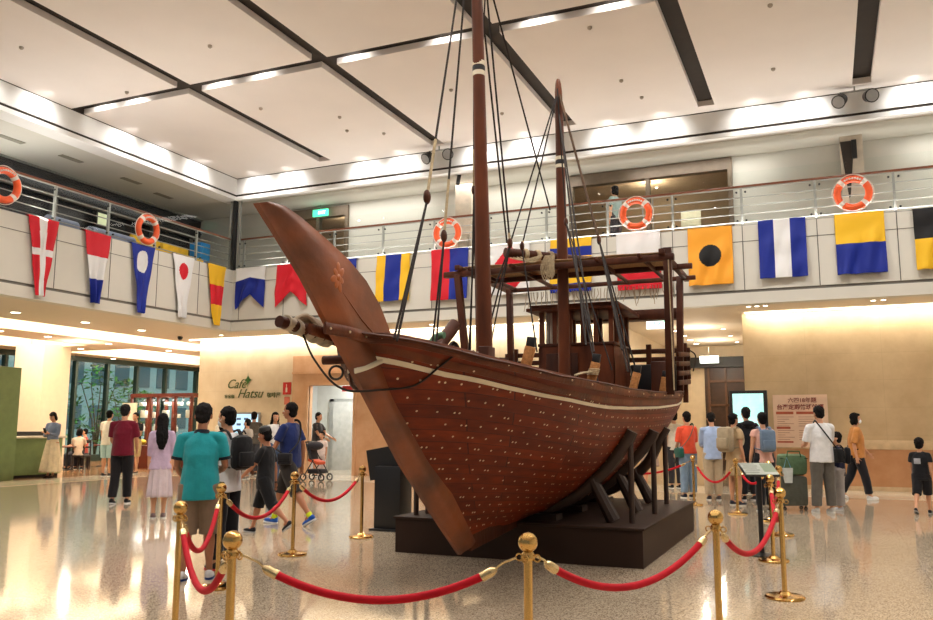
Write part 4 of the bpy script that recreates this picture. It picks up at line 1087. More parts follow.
# ============================================================ SIGNAL FLAGS
def fl(name, c): return mat(name, c, .6, var=0, bump=.15, bscale=6, spec=.3)
FC = dict(R=fl('flag_red', srgb(206, 28, 44)), W=fl('flag_white', srgb(232, 232, 232)), B=fl('flag_blue', srgb(22, 42, 140)), Y=fl('flag_yellow', srgb(240, 190, 40)), O=fl('flag_orange', srgb(242, 166, 50)), K=fl('flag_black', srgb(20, 20, 22)))
def flag(label, axis, c0, c1, ztop, zbot, fn, keys, tip=1.0, notch=0.0, cat='flag', name='signal_flag', seed=0):
    """hangs on the walkway front; axis 'x' on the far front, 'y' on the left front"""
    b = MB(); rnd = random.Random(seed); ph = rnd.uniform(0, 6); sk = rnd.uniform(-.02, .02)
    nu, nv = 64, 80
    def pos(u, v):
        w = lerp(1, tip, v); uu = .5+(u-.5)*w; s = lerp(c0, c1, uu)+sk*v
        z = ztop-(ztop-zbot)*v+notch*(ztop-zbot)*(1-abs(2*u-1))*sm(.0, 1, v)
        amp = .02+.11*v
        d = .022+amp*(1+math.sin(u*14+ph+v*3)*(.55+.45*math.sin(v*6+ph*3+u*3)))*.5+.008*math.sin(v*14+ph*2+u*3)
        d += .012
        return (s, 18.0-d, z) if axis == 'x' else (-14.73+d, s, z)
    def over(u, v):                     # the flap lying over the top of the panel
        w = lerp(c0, c1, u)
        return (w, lerp(18.2, 18.0-.03-.006*math.sin(u*9+ph), v), 5.64+.012*math.sin(v*3)) if axis == 'x' else (lerp(-14.93, -14.73+.03+.006*math.sin(u*9+ph), v), w, 5.64+.012*math.sin(v*3))
    b.grid(pos, nu, nv, lambda u, v: keys.index(fn(u, v)))
    b.grid(over, nu, 3, lambda u, v: keys.index(fn(u, .01)))
    o = b.build(name, [FC[k] for k in keys], None, solid=.004, sharp=180)
    tag(o, label, cat); return o
circ = lambda u, v, cu, cv, r, asp: (u-cu)**2+((v-cv)*asp)**2 < r*r
st = lambda *cs: (lambda u, v: cs[min(len(cs)-1, int(u*len(cs)))])
hz = lambda *cs: (lambda u, v: cs[min(len(cs)-1, int(v*len(cs)))])
flag('white and blue swallowtail flag nearest the walkway corner', 'x', -14.58, -13.62, 5.65, 4.52, lambda u, v: 'W' if v < .33 else 'B', 'WB', notch=.35, seed=1)
flag('plain red swallowtail flag hanging left of the ship bow', 'x', -13.25, -12.28, 5.65, 4.5, lambda u, v: 'R', 'R', notch=.35, seed=2)
flag('red, white and blue upright striped flag half hidden by the stem', 'x', -11.75, -10.8, 5.65, 4.5, st('R', 'W', 'B'), 'RWB', seed=3)
flag('yellow, blue and yellow upright striped flag right of the stem', 'x', -10.21, -9.27, 5.66, 4.48, lambda u, v: 'B' if .26 < u < .74 else 'Y', 'YB', seed=4)
flag('flag half red and half blue below the lifebuoy left of the mainmast', 'x', -8.69, -7.71, 5.68, 4.42, st('R', 'B'), 'RB', seed=5)
flag('white flag with a big red diamond right of the mainmast', 'x', -7.14, -6.15, 5.66, 4.45, lambda u, v: 'R' if abs(u-.5)/.5+abs(v-.5)/.5 < 1 else 'W', 'WR', seed=6)
flag('flag of yellow and blue level stripes behind the mizzenmast', 'x', -5.65, -4.68, 5.66, 4.42, hz('Y', 'B', 'Y', 'B', 'Y', 'B'), 'YB', seed=7)
flag('flag with white upper half and red lower half above the wheelhouse', 'x', -4.12, -3.15, 5.66, 4.38, hz('W', 'R'), 'WR', seed=8)
flag('orange-yellow flag with a black disc right of the ship', 'x', -2.56, -1.64, 5.63, 4.38, lambda u, v: 'K' if circ(u, v, .5, .49, .25, 1.31) else 'O', 'OK', seed=9)
flag('blue, white and blue upright striped flag on the right front', 'x', -1.12, -.2, 5.68, 4.44, lambda u, v: 'W' if .33 < u < .67 else 'B', 'WB', seed=10)
flag('yellow over blue flag beneath the right lifebuoy', 'x', .34, 1.24, 5.67, 4.42, hz('Y', 'B'), 'YB', seed=11)
flag('black and yellow quartered flag at the right edge', 'x', 1.74, 2.66, 5.64, 4.42, lambda u, v: 'K' if (u < .5) == (v < .5) else 'Y', 'KY', seed=12)
pn = dict(axis='y', tip=.3, cat='pennant', name='signal_pennant')
flag('long red pennant with a white cross, first on the left front', c0=11.56, c1=12.3, ztop=5.66, zbot=4.03, fn=lambda u, v: 'W' if abs(u-.5) < .14+.05*v or .4 < v < .49 else 'R', keys='RW', seed=13, **pn)
flag('long red, white and blue pennant with level stripes', c0=12.96, c1=13.71, ztop=5.65, zbot=4.07, fn=hz('R', 'W', 'B'), keys='RWB', seed=14, **pn)
flag('long blue pennant with a white disc under the left lifebuoy', c0=14.31, c1=15.04, ztop=5.65, zbot=4.02, fn=lambda u, v: 'W' if circ(u, v, .5, .25, .3, 1.85) else 'B', keys='BW', seed=15, **pn)
flag('long white pennant with a red disc', c0=15.66, c1=16.42, ztop=5.65, zbot=4.07, fn=lambda u, v: 'R' if circ(u, v, .5, .25, .26, 1.95) else 'W', keys='WR', seed=16, **pn)
flag('long yellow, red and yellow pennant nearest the corner', c0=16.93, c1=17.66, ztop=5.64, zbot=4.03, fn=hz('Y', 'R', 'Y'), keys='YR', seed=17, **pn)

# lifebuoys
ORG = rgb('buoy_orange', 234, 92, 40, rough=.45, var=.05); BW_ = rgb('buoy_white', 226, 216, 206, rough=.5)
def buoy(x, y, z, nrm, label):
    t = thing('lifebuoy', label, 'lifebuoy', (x, y, z), group=None)
    M_ = V(nrm).to_track_quat('Z', 'Y').to_matrix()
    ring = MB().torus((x, y, z), .29, .07, M_, 48, 14).build('ring', ORG, t)
    for k in range(4):
        a = .125+k*.25; MB().torus((x, y, z), .29, .074, M_, 60, 14, (a-.022, a+.022)).build('white_band', BW_, t)
    b = MB(); pts = []
    for i in range(48):
        a = 2*PI*i/48; r = .365+.02*abs(math.sin(2*a+PI/4*2)); pts.append(V((x, y, z))+M_ @ V((r*math.cos(a), r*math.sin(a), 0)))
    b.tube(pts, .009, 6, closed=True); b.build('grab_rope', BW_, t)
    b = MB()
    for i in range(7):
        a = PI/2+(i-3)*.17; c = V((x, y, z))+M_ @ V((.29*math.cos(a), .29*math.sin(a), .068)); b.ell(c, (.022, .022, .022), seg=8, rings=5)
    b.build('printed_marks', BW_, t)
buoy(-3.65, 17.90, 6.08, (0, -1, -.05), 'orange lifebuoy right of the mizzenmast above the white and red flag')
buoy(.71, 17.90, 6.06, (0, -1, -.05), 'orange lifebuoy above the yellow over blue flag')
buoy(-8.24, 17.90, 6.06, (0, -1, -.05), 'orange lifebuoy left of the mainmast behind the rigging')
buoy(-14.62, 14.71, 6.03, (1, 0, -.05), 'orange lifebuoy on the left railing above the blue pennant')
buoy(-14.62, 10.92, 6.08, (1, 0, -.05), 'orange lifebuoy cut off by the left edge on the left railing')

# ============================================================ ROPE BARRIER
BRASS = mat('polished_brass', srgb(226, 184, 112), .16, metal=1, var=.05, scale=8)
VELV = mat('red_velvet', srgb(190, 16, 34), .75, var=.06, scale=20, sheen=0, spec=.25)
PALEB = mat('pale_brass', srgb(226, 200, 150), .25, metal=.9, var=.05)
def post_proto():
    t = thing('stanchion', 'brass post', 'stanchion')
    MB().lathe((0, 0, 0), [(.155, 0), (.16, .012), (.15, .026), (.06, .036), (.035, .06)], 36).build('base', BRASS, t, local=True)
    MB().cyl((0, 0, .03), (0, 0, .79), .021, seg=24).build('pole', BRASS, t, local=True)
    c = MB().lathe((0, 0, .775), [(.03, 0), (.034, .01), (.03, .03), (.022, .04)], 24).build('collar', BRASS, t, local=True)
    for k in range(4):
        a = k*PI/2; MB().torus((.045*math.cos(a), .045*math.sin(a), .785), .016, .004, Matrix.Rotation(PI/2, 3, 'X'), 14, 6).build('hook_ring', BRASS, c, local=True)
    MB().ell((0, 0, .856), (.047, .047, .047), seg=28, rings=18).build('ball', BRASS, t, local=True)
    return t
pp = post_proto()
POSTS = dict(A=((-1.34, 3.85), 'nearest brass stanchion, right in front of the ship'), B=((-2.66, 3.33), 'brass stanchion at the front left corner, its foot out of view'), C=((-.66, 5.38), 'brass stanchion in front of the right edge of the plinth'), D=((-.40, 7.6), 'brass stanchion right of the info board, its round foot in full view'),
 E=((-4.03, 4.49), 'brass stanchion at far left in front of the man in teal'), F=((-4.98, 6.05), 'brass stanchion just behind the front left corner beside the man in teal'), G=((-5.47, 7.87), 'brass stanchion in front of the boy in black'), H=((-5.53, 9.45), 'brass stanchion beside the black lectern'),
 K=((-.60, 9.6), 'brass stanchion right beside the info board'), L=((-.63, 11.9), 'brass stanchion behind the info board near the green bag'), M=((-.86, 13.6), 'brass stanchion behind the info board at the corner of the queue'), J=((-1.42, 14.45), 'brass stanchion in front of the woman in the tan dress'), I=((-2.3, 15.8), 'brass stanchion in front of the woman in orange'))
hk = {}
for i, (k, ((x, y), lab)) in enumerate(POSTS.items()):
    o = pp if i == 0 else copy_tree(pp)
    o.location = (x, y, 0); o['label'] = lab; o['group'] = 'brass stanchions round the ship'; hk[k] = V((x, y, .785))
def vrope(a, c, drop, label):
    p, q = (hk[a] if isinstance(a, str) else V(a)), (hk[c] if isinstance(c, str) else V(c))
    d = (q-p); d.z = 0; d.normalize(); p = p+d*.055; q = q-d*.055
    t = thing('velvet_rope', label, 'rope', tuple((p+q)/2-V((0, 0, drop))), group='red ropes round the ship')
    pts = sag(p, q, drop, 28); L = (q-p).length
    cut = max(1, int(28*.12/L+.5)); m = 1 if L > 1.2 else 2
    MB().tube(pts[cut:29-cut], .0195, 14).build('cord', VELV, t)
    for A, Bp in ((pts[0], pts[cut]), (pts[-1], pts[-1-cut])):
        e = (A-Bp).normalized(); f_ = MB().tube([Bp-e*.03, Bp+e*.02, Bp+e*.035, Bp+e*.05], [.024, .024, .02, .01], 14).build('end_cap', PALEB, t)
        MB().tube(spline([Bp+e*.045, (A+Bp)/2+V((0, 0, .01)), A], 4), .006, 6).build('snap_hook', PALEB, t)
vrope('B', 'A', .20, 'red velvet rope between the two nearest stanchions at front left')
vrope('A', 'C', .23, 'red velvet rope in front of the plinth between nearest stanchion and right one')
vrope('C', 'D', .27, 'red velvet rope right of the plinth running to the full-height stanchion')
vrope('D', 'K', .25, 'red velvet rope running back beside the info board')
vrope('E', 'B', .30, 'red velvet rope hanging low in front of the legs of the man in teal')
vrope('E', 'F', .33, 'red velvet rope hanging between the two left stanchions beside the man in teal')
vrope('F', 'G', .28, 'red velvet rope in front of the walking boy')
vrope('G', 'H', .26, 'red velvet rope left of the black lectern')
vrope('K', 'L', .26, 'short red velvet rope behind the info board')
vrope('M', 'J', .26, 'red velvet rope in front of the man in the black hood')
vrope('J', 'I', .32, 'red velvet rope in front of the man in pale blue')
vrope('I', (-4.4, 16.4, .785), .26, 'red velvet rope disappearing behind the ship stern')
tmp = copy_tree(pp); tmp.location = (-4.42, 16.42, 0); tmp['label'] = 'brass stanchion hidden behind the ship stern'; tmp['group'] = 'brass stanchions round the ship'

# ============================================================ LECTERN AND INFO BOARD
BLK = rgb('satin_black', 24, 23, 24, rough=.4, var=.03)
t = thing('lectern', 'black lectern with sloping top left of the plinth', 'lectern', (-5.55, 10.3, 0))
MB().span((-5.75, 10.15, .02), (-5.35, 10.5, .86), bev=.01).build('body', BLK, t)
b = MB(); b.bar((-5.93, 10.3, .86), (-5.33, 10.3, .965), .42, .03, up=(0, 1, 0)); b.build('sloping_top', BLK, t)
MB().span((-5.8, 10.1, 0), (-5.3, 10.55, .03), bev=.005).build('foot', BLK, t)
t = thing('info_board', 'tilted information board on a black post right of the ship', 'sign', (-.74, 10.0, 0))
MB().lathe((-.74, 10.0, 0), [(.16, 0), (.17, .012), (.05, .03)], 30).build('base', BLK, t)
MB().span((-.765, 9.97, .02), (-.715, 10.03, .9)).build('post', BLK, t)
R1 = Matrix.Rotation(math.radians(23), 3, 'Z') @ Matrix.Rotation(math.radians(24), 3, 'X')
MB().box((-.74, 10.0, .93), (.38, .30, .025), R1, .004).build('frame', BLK, t)
MB().box(V((-.74, 10.0, .93))+R1 @ V((0, 0, .014)), (.36, .28, .004), R1).build('panel', rgb('panel_grey', 168, 172, 160, rough=.2), t)
b = MB()
for k in range(5): b.box(V((-.74, 10.0, .93))+R1 @ V((-.1+.02*(k % 2), .11-.05*k, .0175)), (.16, .012, .001), R1)
b.build('printed_lines', rgb('print_dark', 70, 74, 66, rough=.6), t)
MB().box(V((-.74, 10.0, .93))+R1 @ V((.11, .02, .0175)), (.14, .2, .001), R1).build('printed_picture', rgb('print_green', 108, 122, 92, rough=.5), t)

# ============================================================ KIOSK AND POSTER
t = thing('screen_kiosk', 'tall black kiosk with a bright pale green screen behind the queue', 'kiosk', (-1.62, 19.6, 0))
MB().span((-2.0, 19.55, .0), (-1.2, 19.7, 2.22), bev=.012).build('casing', BLK, t)
MB().span((-1.93, 19.54, .95), (-1.28, 19.55, 2.15)).build('display', mat('kiosk_screen', (.5, .85, .8, 1), .2, var=.35, scale=2.5, emit=(.55, .95, .9, 1), estr=.8), t)
MB().span((-2.05, 19.4, 0), (-1.15, 19.85, .04)).build('foot', BLK, t)
t = thing('notice_poster', 'large pale pink poster with red Chinese headings on the sand wall', 'poster', (-.72, YB, .7))
MB().span((-1.16, YB-.08, .95), (.02, YB-.065, 2.16)).build('sheet', rgb('poster_pink', 244, 214, 190, rough=.6, var=.03), t)
PR = rgb('poster_red', 140, 46, 40, rough=.6)
text('heading', '六四18年題', .125, (-.52, YB-.085, 1.99), FACE_CAM, PR, t, .001, bold=.002)
text('heading', '台灣定期航班船運', .128, (-.57, YB-.085, 1.83), FACE_CAM, PR, t, .001, bold=.003)
b = MB(); b.span((-1.1, YB-.085, 1.71), (-.72, YB-.08, 1.77)); b.span((-.66, YB-.085, 1.71), (-.25, YB-.08, 1.77)); b.span((-1.1, YB-.085, 1.37), (-.8, YB-.08, 1.42)); b.span((-1.1, YB-.085, 1.05), (-.75, YB-.08, 1.09))
b.build('red_bars', rgb('poster_bar', 190, 96, 70, rough=.6), t)
b = MB()
for k in range(12):
    z = 1.64-.052*k
    if abs(z-1.39) < .04 or abs(z-1.07) < .03: continue
    b.span((-1.08, YB-.083, z), (-.72-.1*(k % 3), YB-.08, z+.014)); b.span((-.62, YB-.083, z), (-.1-.12*(k % 2), YB-.08, z+.014))
b.build('text_lines', rgb('poster_grey', 196, 150, 128, rough=.7), t)
o = MB().span((3.0, YB-.035, .5), (3.18, YB-.02, .6), bev=.003).build('wall_socket', LEDGE); tag(o, 'small pale wall socket on the wainscot near the small boy', 'socket')
o = MB().span((1.62, YB-.035, .52), (1.86, YB-.02, .6), bev=.003).build('wall_plate', LEDGE); tag(o, 'small pale wall plate low on the wainscot', 'plate')
# ============================================================ PEOPLE
SKIN = mat('skin', srgb(206, 152, 118), .5, var=.04, scale=20); SKIN2 = mat('skin_tanned', srgb(176, 118, 86), .5, var=.04, scale=20)
HAIR = mat('hair_black', srgb(14, 10, 10), .8, spec=.2, var=.2, scale=60, bump=.5, bscale=120, stretch=(1, 1, .2)); HAIRG = mat('hair_greying', srgb(30, 26, 25), .8, spec=.2, var=.3, scale=60, bump=.4, bscale=120)
EYEW = rgb('eye_white', 230, 226, 220, rough=.2); LIP = rgb('lips', 168, 92, 80, rough=.5)
_cl = {}
def C_(r, g_, b_):
    k = (r, g_, b_)
    if k not in _cl: _cl[k] = cloth('fabric_%d_%d_%d' % k, srgb(*k))
    return _cl[k]
def rx(a): return Matrix.Rotation(a, 3, 'X')
D2R = math.radians
class Fig: pass
def rumple(me, amp, freq, zs):
    # folds of cloth, tufts of hair
    ns = [v.normal.copy() for v in me.vertices]
    for v, n in zip(me.vertices, ns):
        p = V((v.co.x*freq, v.co.y*freq, v.co.z*freq*zs)); v.co += n*(amp*(noise.noise(p)+.5*noise.noise(p*2.3)))
def figure(label, x, y, face, H, vox=.012, build=1.0, head_s=1.0, lean=0, hyaw=0, hpitch=0,
           legs=((0, 0), (0, 0)), arms=((0, 8, 10, 0), (0, 8, 10, 0)), stance=.055, skin=SKIN,
           top=None, bottom=None, hair='short', hairm=HAIR, shoes=(40, 40, 42), sole=(220, 220, 215), mask=False, drop=0.0, group=None, feet=True, female=False, tie=None):
    """legs: (thigh forward deg, knee bend deg) for right (+x) and left; arms: (forward, out, elbow, inward) for right and left"""
    G = Fig(); h = H
    t = thing('person', label, 'person', (x, y, 0), VIEW+D2R(face), group)
    hw = .050*h; sw = (.103 if not female else .091)*h*build**.5
    # legs
    L = []
    for s, (hp, kf) in ((1, legs[0]), (-1, legs[1])):
        hip = V((s*hw, 0, 0)); a = D2R(hp); spread = (stance*h-hw)/(.48*h)
        th = V((s*spread, math.sin(a), -math.cos(a))).normalized()*.245*h
        kn = hip+th; a2 = a-D2R(kf)
        sh = V((s*spread, math.sin(a2), -math.cos(a2))).normalized()*.235*h
        L.append([hip, kn, kn+sh, a2])
    z0 = min(l[2].z for l in L)-.042*h
    off = V((0, 0, -z0+drop))
    for l in L:
        for k in range(3): l[k] = l[k]+off
    hipc = off.copy()
    RL = rx(-D2R(lean))
    def tp(px, py, pz): return hipc+RL @ V((px*h, py*h, pz*h))    # torso frame, 0 = hip joint height
    # arms
    A = []
    for s, (sp, ab, ef, inn) in ((1, arms[0]), (-1, arms[1])):
        sj = tp(s*sw/h, 0, .276); a = D2R(sp+lean*.3); o = D2R(ab*.55)
        ud = V((s*math.sin(o), math.sin(a)*math.cos(o), -math.cos(a)*math.cos(o))); el = sj+ud*.168*h
        a2 = a+D2R(ef); i2 = D2R(inn)
        fd = V((s*math.sin(o)*.5-s*math.sin(i2), math.sin(a2)*math.cos(i2), -math.cos(a2)*math.cos(i2))).normalized(); wr = el+fd*.145*h
        A.append([sj, el, wr, fd, s])
    # head
    nb = tp(0, .0, .31); RH = Matrix.Rotation(D2R(hyaw), 3, 'Z') @ rx(-D2R(lean*.4+hpitch))
    hs = h*head_s; hc = nb+RL @ V((0, .004*h, .045*h))+RH @ V((0, .008*hs, .052*hs))
    def hp_(px, py, pz): return hc+RH @ V((px*hs, py*hs, pz*hs))
    # ---- body
    b = MB(); w = build
    tor = [(-.045, .07, .055), (0, .088, .062), (.05, .086, .06), (.10, .074*w**.5, .056*w), (.17, .08*w**.5, .06*w), (.24, .088*w**.5, .058), (.28, .076, .048), (.305, .04, .036)]
    if female: tor = [(-.045, .075, .058), (0, .094, .064), (.05, .084, .058), (.10, .066*w, .05*w), (.17, .072*w, .058*w), (.22, .076*w, .062*w), (.28, .066, .046), (.305, .034, .032)]
    b.tube([tp(0, 0, z) for z, _, _ in tor], [(a*h, c*h) for _, a, c in tor], 20, up=RL @ V((0, 1, 0)) if False else (0, 1, 0))
    b.caps(tp(0, -.004, .28), nb+RL @ V((0, .004*h, .03*h))+V((0, 0, .01*h)), .031*h, .028*h)
    for l, s in zip(L, (1, -1)):
        hip, kn, an, a2 = l
        b.tube([hip+V((0, 0, .02*h)), hip.lerp(kn, .35), kn.lerp(hip, .12), kn, kn.lerp(an, .3), kn.lerp(an, .75), an], [.052*h, .047*h, .033*h, .031*h, .033*h, .02*h, .0185*h], 14)
        b.caps(an, an+V((0, .03*h, -.015*h)), .018*h, .018*h)
    fr = .0046*h*head_s**.3
    for sj, el, wr, fd, s in A:
        b.caps(sj, sj.lerp(el, .3), .029*h, .027*h); b.tube([sj, sj.lerp(el, .4), el, el.lerp(wr, .25), wr.lerp(el, .1), wr], [.028*h, .026*h, .019*h, .021*h, .0145*h, .013*h], 12)
        # hand: palm then five fingers that curl towards the palm side
        pn = V((-s, 0, 0)); pn = (pn-fd*pn.dot(fd)).normalized(); lat = fd.cross(pn)
        if lat.y < 0: lat.negate()                                   # thumb side forward
        pc = wr+fd*.028*h
        Rm = Matrix((lat, pn, fd)).transposed()
        b.ell(pc, (.0215*h, .010*h, .032*h), Rm, 12, 8)
        for k, (off_, ln) in enumerate(((.0155, .9), (.0055, 1.0), (-.005, .94), (-.0148, .76))):
            p = wr+fd*.052*h+lat*off_*h; d = (fd+lat*(off_*9)).normalized(); cu = .30
            for q in range(3):
                L_ = .0165*h*ln*(1, .8, .62)[q]; d2 = (d+pn*math.tan(cu*.8)).normalized(); e = p+d2*L_
                b.caps(p, e, fr*(1-.1*q), fr*(.92-.1*q), 8); p = e; d = d2
        p = wr+fd*.014*h+lat*.014*h
        d = (fd*.7+lat*.75+pn*.25).normalized()
        for L_ in (.02, .016, .013):
            e = p+d*L_*h; b.caps(p, e, fr*1.15, fr*1.0, 8); p = e; d = (d+fd*.4).normalized()
    # head: skull, jaw, cheeks, nose, ears, brow, lips
    b.ell(hp_(0, -.006, .014), (.0445*hs, .054*hs, .05*hs), RH, 20, 14)
    b.ell(hp_(0, .014, -.022), (.034*hs, .034*hs, .044*hs), RH, 16, 12)
    b.ell(hp_(0, .03, -.05), (.017*hs, .014*hs, .013*hs), RH, 10, 8)
    for s in (1, -1):
        b.ell(hp_(s*.02, .03, -.018), (.014*hs, .014*hs, .016*hs), RH, 10, 8)
        b.ell(hp_(s*.0455, -.004, -.008), (.006*hs, .011*hs, .018*hs), RH @ Matrix.Rotation(s*.35, 3, 'Z'), 10, 8)
        b.caps(hp_(s*.006, .0455, .012), hp_(s*.026, .041, .012), .0055*hs, .0045*hs, 8)
    b.caps(hp_(0, .046, .006), hp_(0, .058, -.016), .0052*hs, .0085*hs, 10)
    b.caps(hp_(-.009, .046, -.034), hp_(.009, .046, -.034), .0045*hs, .0045*hs, 8)
    me = remesh(b, 'body', vox, 2); o = mkobj('body', me, skin, t, local=True)
    for s in (1, -1):
        e = MB().ell(hp_(s*.0175, .0425, -.001), (.0085*hs, .006*hs, .0062*hs), RH, 10, 8).build('eye', EYEW, t, local=True)
        MB().ell(hp_(s*.0175, .0472, -.001), (.0038*hs, .002*hs, .0042*hs), RH, 8, 6).build('pupil', HAIR, e, local=True)
    MB().ell(hp_(0, .0505, -.034), (.0125*hs, .003*hs, .0042*hs), RH, 10, 6).build('mouth', LIP, t, local=True)
    # ---- hair
    b = MB()
    if hair != 'none':
        b.ell(hp_(0, -.014, .021), (.0495*hs, .0535*hs, .0535*hs), RH, 20, 14)
        b.ell(hp_(0, -.026, -.012), (.043*hs, .034*hs, .044*hs), RH, 16, 12)
        if hair == 'crop': pass
        if hair in ('bob', 'long', 'pony', 'bun'):
            b.ell(hp_(0, .016, .045), (.036*hs, .032*hs, .02*hs), RH, 14, 10)
        if hair in ('bob', 'long'):
            for s in (1, -1): b.ell(hp_(s*.042, -.012, -.02), (.014*hs, .03*hs, .05*hs), RH, 12, 10)
            b.ell(hp_(0, -.03, -.03), (.046*hs, .034*hs, .045*hs), RH, 16, 10)
        if hair == 'long': b.tube([hp_(0, -.03, .0), tp(0, -.075, .27), tp(0, -.082, .2), tp(0, -.08, .13)], [(.048*hs, .034*hs), (.058*hs, .024*hs), (.052*hs, .02*hs), (.024*hs, .01*hs)], 16, up=(0, 1, 0))
        if hair == 'pony': b.tube(spline([hp_(0, -.055, .02), hp_(0, -.085, 0), hp_(0, -.082, -.06)], 4), [.015*hs]*8+[.006*hs], 10)
        if hair == 'bun': b.ell(hp_(0, -.058, .03), (.022*hs,)*3, RH, 12, 8)
        me = remesh(b, 'hair', min(vox, .011), 1); rumple(me, .009, 60, .5); mkobj('hair', me, hairm, t, local=True)
    if hair == 'cap' or tie == 'cap':
        b = MB(); b.lathe(V((0, 0, 0)), [(.0525*hs, 0), (.0545*hs, .016*hs), (.048*hs, .038*hs), (.026*hs, .053*hs), (.002*hs, .057*hs)], 24)
        bmesh.ops.transform(b.b, matrix=Matrix.Translation(hp_(0, -.01, .026)) @ RH.to_4x4(), verts=b.b.verts)
        c = b.build('cap', BLK, t, local=True)
        MB().ell(hp_(0, .048, .028), (.038*hs, .034*hs, .005*hs), RH, 16, 6).build('cap_brim', BLK, c, local=True)
    if mask:
        b = MB(); b.ell(hp_(0, .034, -.03), (.033*hs, .026*hs, .028*hs), RH, 16, 10)
        mk = b.build('face_mask', rgb('mask_white', 232, 236, 240, rough=.8), t, local=True)
        b = MB()
        for s in (1, -1): b.tube([hp_(s*.03, .034, -.018), hp_(s*.048, .0, -.006)], .0015*hs, 6)
        b.build('ear_loop', _M['mask_white'], mk, local=True)
    # ---- top garment
    def shirt(spec, name='shirt'):
        col = spec['c']; sl = spec.get('sleeve', .62); hem = spec.get('hem', -.03); fl = spec.get('loose', 1.0); e = .009*fl
        b = MB(); ww = w
        rings = [(hem, .1*ww**.5, .072*ww)] if hem < -.005 else [(hem, .092*ww**.5, .07*ww)]
        rings += [(z, a, c) for z, a, c in [(.05, .094*ww**.5, .070*ww), (.12, .086*ww**.5, .067*ww), (.18, .088*ww**.5, .067*ww), (.235, .088*ww**.5, .060), (.27, .070, .05), (.295, .045, .042), (.312, .034, .037)] if z > hem+.02]
        k = .87 if female else 1.0
        b.tube([tp(0, -.002, z) for z, _, _ in rings], [((a*h*k if z > .02 else a*h)+e, c*h+e) for z, a, c in rings], 22, up=(0, 1, 0))
        for (sj, el, wr, fd, s) in A:
            b.caps(tp(s*.03, 0, .292), sj+V((0, 0, -.002*h)), .022*h+e*.4, .030*h+e*.3, 14)
            if sl <= .02: continue
            if sl <= 1: en = sj.lerp(el, sl); b.tube([sj, sj.lerp(en, .5), en], [.030*h+e*.4, .032*h+e*.7, (.031*h+e*.9)], 16)
            else:
                b.tube([sj, sj.lerp(el, .5), el], [.030*h+e*.4, .028*h+e*.8, .023*h+e*.8], 14)
                b.tube([el.lerp(sj, .1), el, el.lerp(wr, min(1, sl-1))], [.023*h+e*.8, .022*h+e*.8, .017*h+e*.8], 14)
        me = remesh(b, name, vox, 2); rumple(me, .009, 9, .35); o = mkobj(name, me, C_(*col), t, local=True)
        if 'trim' in spec:
            tm = C_(*spec['trim'])
            b = MB(); b.tube([tp(0, -.004, .300), tp(0, -.002, .322)], [(.050*h, .047*h), (.038*h, .04*h)], 20, up=(0, 1, 0)); b.build('collar', tm, o, local=True)
            for (sj, el, wr, fd, s) in A:
                en = sj.lerp(el, sl); d = (el-sj).normalized()
                MB().tube([en-d*.02, en+d*.008], .031*h+e*.9+.004, 18).build('cuff', tm, o, local=True)
        return o
    def trousers(spec):
        col = spec['c']; ln = spec.get('len', 1.9); lo = spec.get('loose', 1.0); e = .012*lo
        b = MB(); b.tube([tp(0, 0, z) for z in (-.05, -.02, .02, .07)], [(.08*h+e, .062*h+e), (.094*h+e, .068*h+e), (.092*h+e, .066*h+e), (.082*w**.5*h+e, .06*w*h+e)], 20, up=(0, 1, 0))
        for hip, kn, an, a2 in L:
            P_ = [hip+V((0, 0, .01*h)), hip.lerp(kn, .4), kn.lerp(hip, .1), kn, kn.lerp(an, .35), kn.lerp(an, .9)]
            R_ = [.052*h+e, .048*h+e, .037*h+e*1.2, .035*h+e*1.2, .034*h+e*1.2, .026*h+e*1.6]
            cum = [0, .4, .9, 1.0, 1.35, 1.9]
            pts = []; rs = []
            for p_, r_, c_ in zip(P_, R_, cum):
                if c_ <= ln: pts.append(p_); rs.append(r_)
            if cum[len(pts)-1] < ln-.01 and len(pts) < len(P_):
                i = len(pts); f_ = (ln-cum[i-1])/(cum[i]-cum[i-1]); pts.append(P_[i-1].lerp(P_[i], f_)); rs.append(max(lerp(R_[i-1], R_[i], f_), .04*h+e if lo > 1.3 else 0))
            b.tube(pts, rs, 16)
        me = remesh(b, 'trousers', vox, 2); rumple(me, .008, 8, .4); return mkobj(spec.get('name', 'trousers'), me, C_(*col), t, local=True)
    def skirt(spec):
        col = spec['c']; z1 = spec.get('z', .12)*h; zt = hipc.z+.06*h; seg = 56; b = MB(); prev = None
        for i in range(17):
            q = i/16; z = lerp(zt, z1, q); ra = lerp(.082*h, spec.get('flare', .15)*h, q**.8); rb = lerp(.066*h, spec.get('flare', .15)*.8*h, q**.8)
            ring = [b.b.verts.new(V(((ra+.014*h*q*math.sin(k*2*PI/seg*11+.6*math.sin(k)))*math.cos(2*PI*k/seg), (rb+.014*h*q*math.sin(k*2*PI/seg*11))*math.sin(2*PI*k/seg), z))) for k in range(seg)]
            if prev: b.skinr(prev, ring)
            prev = ring
        return b.build('skirt', C_(*col), t, local=True, solid=.006)
    if top: shirt(top)
    if bottom:
        if bottom.get('kind') == 'skirt': skirt(bottom)
        elif bottom.get('kind') == 'dress':
            skirt(bottom)
        else: trousers(bottom)
